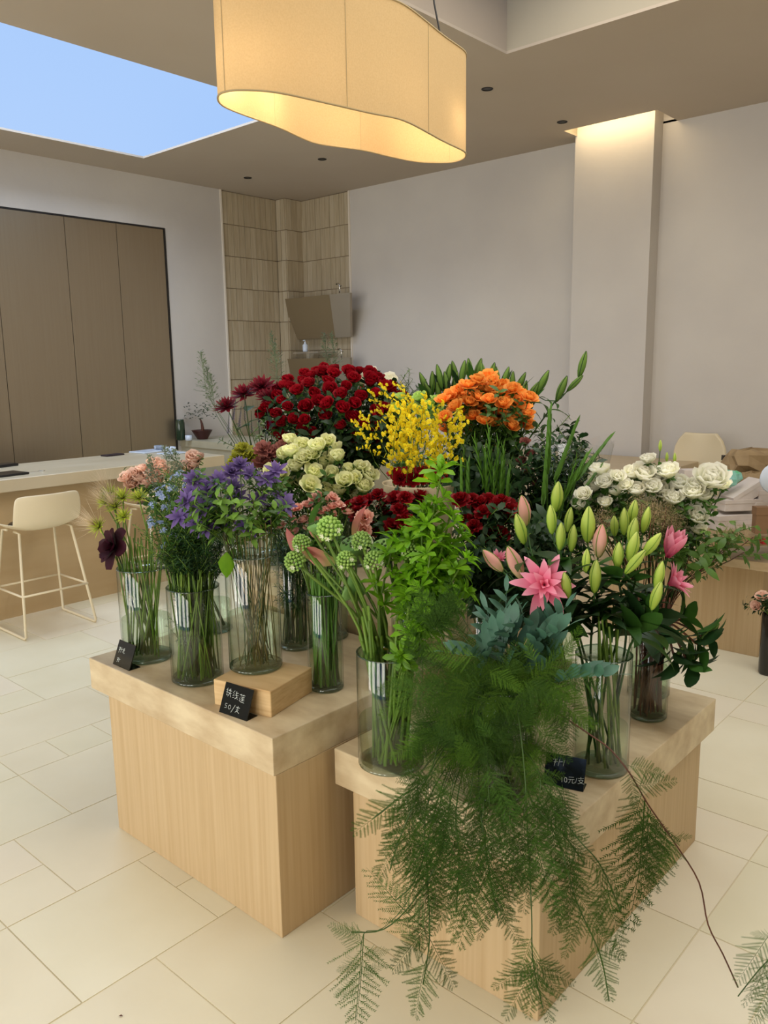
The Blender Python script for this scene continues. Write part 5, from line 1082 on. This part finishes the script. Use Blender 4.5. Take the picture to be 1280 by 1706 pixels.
bx = [('small white carton leaning at the top of the pile', 1243, 830, .2, .12, .07, .2, -.5), ('white carton under the leaning one', 1228, 848, .22, .14, .06, .1, 0), ('white carton in the middle of the pile by the picture edge', 1262, 855, .12, .12, .07, .3, 0), ('white carton at the right edge of the pile', 1276, 836, .13, .12, .07, 0, 0),
      ('white carton lowest in the pile, with faint print', 1242, 885, .17, .12, .07, .1, 0), ('long grey-white carton at the lower left of the pile', 1212, 882, .22, .14, .09, .2, 0), ('pale carton behind the white blooms', 1150, 812, .1, .08, .1, 0, 0)]
for lb, x, y, w_, dd, h_, rz, tl in bx: cbox(lb, x, y, 4.6, w_, dd, h_, M_box, YAW+rz, tl)
cbox('kraft paper tray under the white cartons', 1240, 900, 4.5, .5, .3, .05, M_kraft, YAW, 0, 'paper_tray', 'tray')
def crumple(name, label, cat, x, y, d, sx, sy, sz, mt, seed, nu=9, nv=6, rz=None):
    rg = random.Random(seed); p = P(x, y, d); m = MB(); mi = m.m(mt); ids = []
    for i in range(nv+1):
        th = PI*i/nv; row = []
        for j in range(nu*2):
            ph = 2*PI*j/(nu*2); k = rg.uniform(.78, 1.12); row.append(m.add((sx*math.copysign(abs(math.sin(th)*math.cos(ph))**.6, math.sin(th)*math.cos(ph))*k, sy*math.sin(th)*math.sin(ph)*k, sz*math.copysign(abs(math.cos(th))**.7, math.cos(th))*k)))
        ids.append(row)
    for a, b in zip(ids, ids[1:]):
        for j in range(nu*2): m.face([a[j], b[j], b[(j+1) % (nu*2)], a[(j+1) % (nu*2)]], mi)
    o = m.build(name, None, smooth=False, label=label, cat=cat); o.location = p; o.rotation_euler = (0, 0, YAW if rz is None else rz); return o
crumple('paper_bag', 'crumpled khaki paper bag lying at the right edge above the cartons', 'paper bag', 1252, 772, 4.9, .17, .1, .09, M_kraft, 3)
crumple('crumpled_paper', 'folded brown paper between the bag and the cartons', 'paper', 1252, 805, 4.8, .09, .06, .07, M_kraft, 9)
crumple('green_packet', 'shiny green and blue plastic packet behind the largest white bloom', 'packet', 1207, 798, 4.55, .095, .03, .05, mat('green_film', srgb(70, 180, 90), srgb(160, 205, 215), rough=.15, scale=9, spec=.8), 4)
cbox('black card reader standing beside the paper bag', 1210, 786, 5.0, .05, .03, .1, M_black, YAW, 0, 'card_reader', 'device')
m = MB(); m.lathe([(.001, -.01), (.08, -.006), (.085, 0), (.08, .006), (.001, .01)], M_blue, 24, Matrix.Rotation(PI/2, 4, 'X')); o = m.build('porcelain_plate', None, smooth=True, label='pale blue-white disc standing upright, cut by the right picture edge', cat='plate'); o.location = P(1292, 797, 4.4); o.rotation_euler = (0, 0, YAW)
cbox('notched wooden stand right of the cartons', 1266, 888, 4.3, .07, .05, .14, mat('brown_ply', srgb(128, 96, 66)), YAW, 0, 'wooden_stand', 'stand')
cbox('small red tin on the right plinth at the picture edge', 1276, 906, 4.3, .05, .04, .03, M_red, YAW, 0, 'red_tin', 'tin')
# black vase with pink carnations at the picture edge
pv = onz(1280, 1122, 0); t = thing('dark_vase', 'tall dark vase on the floor at the right picture edge', 'vase', pv); m = MB(); m.lathe([(.045, 0), (.05, .01), (.05, .33), (.047, .335), (.044, .33), (.04, .02), (.001, .02)], mat('smoked_glass', srgb(36, 34, 30), rough=.12), 24); m.build('body', t, smooth=True)
VS['edge'] = (pv, .04, .33)
for x, y, lb in ((1270, 1000, 'upper pale pink carnation at the right picture edge'), (1262, 1012, 'lower pale pink carnation at the right picture edge'), (1284, 1008, 'pale pink carnation cut by the right picture edge')):
    flower('edge', P(x, y, pv_d if False else (pv+V3((0, 0, .4))-EYEP).dot(cf)), 'pale_pink_carnation', lb, 'carnation', None, B_peach, 1.6, L_stem, .0025, S_dark, 4)
# dropped bits on the floor
for px, lb in (((198, 1693), 'tiny dried leaf scrap on the floor tiles at the bottom'), ):
    m = MB(); m.patch(L_brown, .012, .007, 1.2, 1.8, .3, 1, 2, 'leaf', .6); o = m.build('leaf_scrap', None, label=lb, cat='leaf'); p = onz(*px, 0); o.location = (p.x, p.y, .002)

# ---- labels say where in its bunch each flower sits
bygroup = {}
for t, g, H in HEAD: bygroup.setdefault(g, []).append((t, project(H)))
for g, L_ in bygroup.items():
    if len(L_) < 4: continue
    xs = [p[0] for _, p in L_]; ys = [p[1] for _, p in L_]
    for t, p in L_:
        fx = (p[0]-min(xs))/max(1, max(xs)-min(xs)); fy = (p[1]-min(ys))/max(1, max(ys)-min(ys))
        h = 'left' if fx < .34 else 'right' if fx > .66 else 'centre'; v = 'top' if fy < .34 else 'bottom' if fy > .66 else 'middle'
        z = '%s %s' % (v, h) if not (v == 'middle' and h == 'centre') else 'very centre'
        lb = t['label']+', at the '+z+' of the bunch'
        if len(lb.split()) > 16: lb = t['label']+', '+z
        if len(lb.split()) <= 16: t['label'] = lb
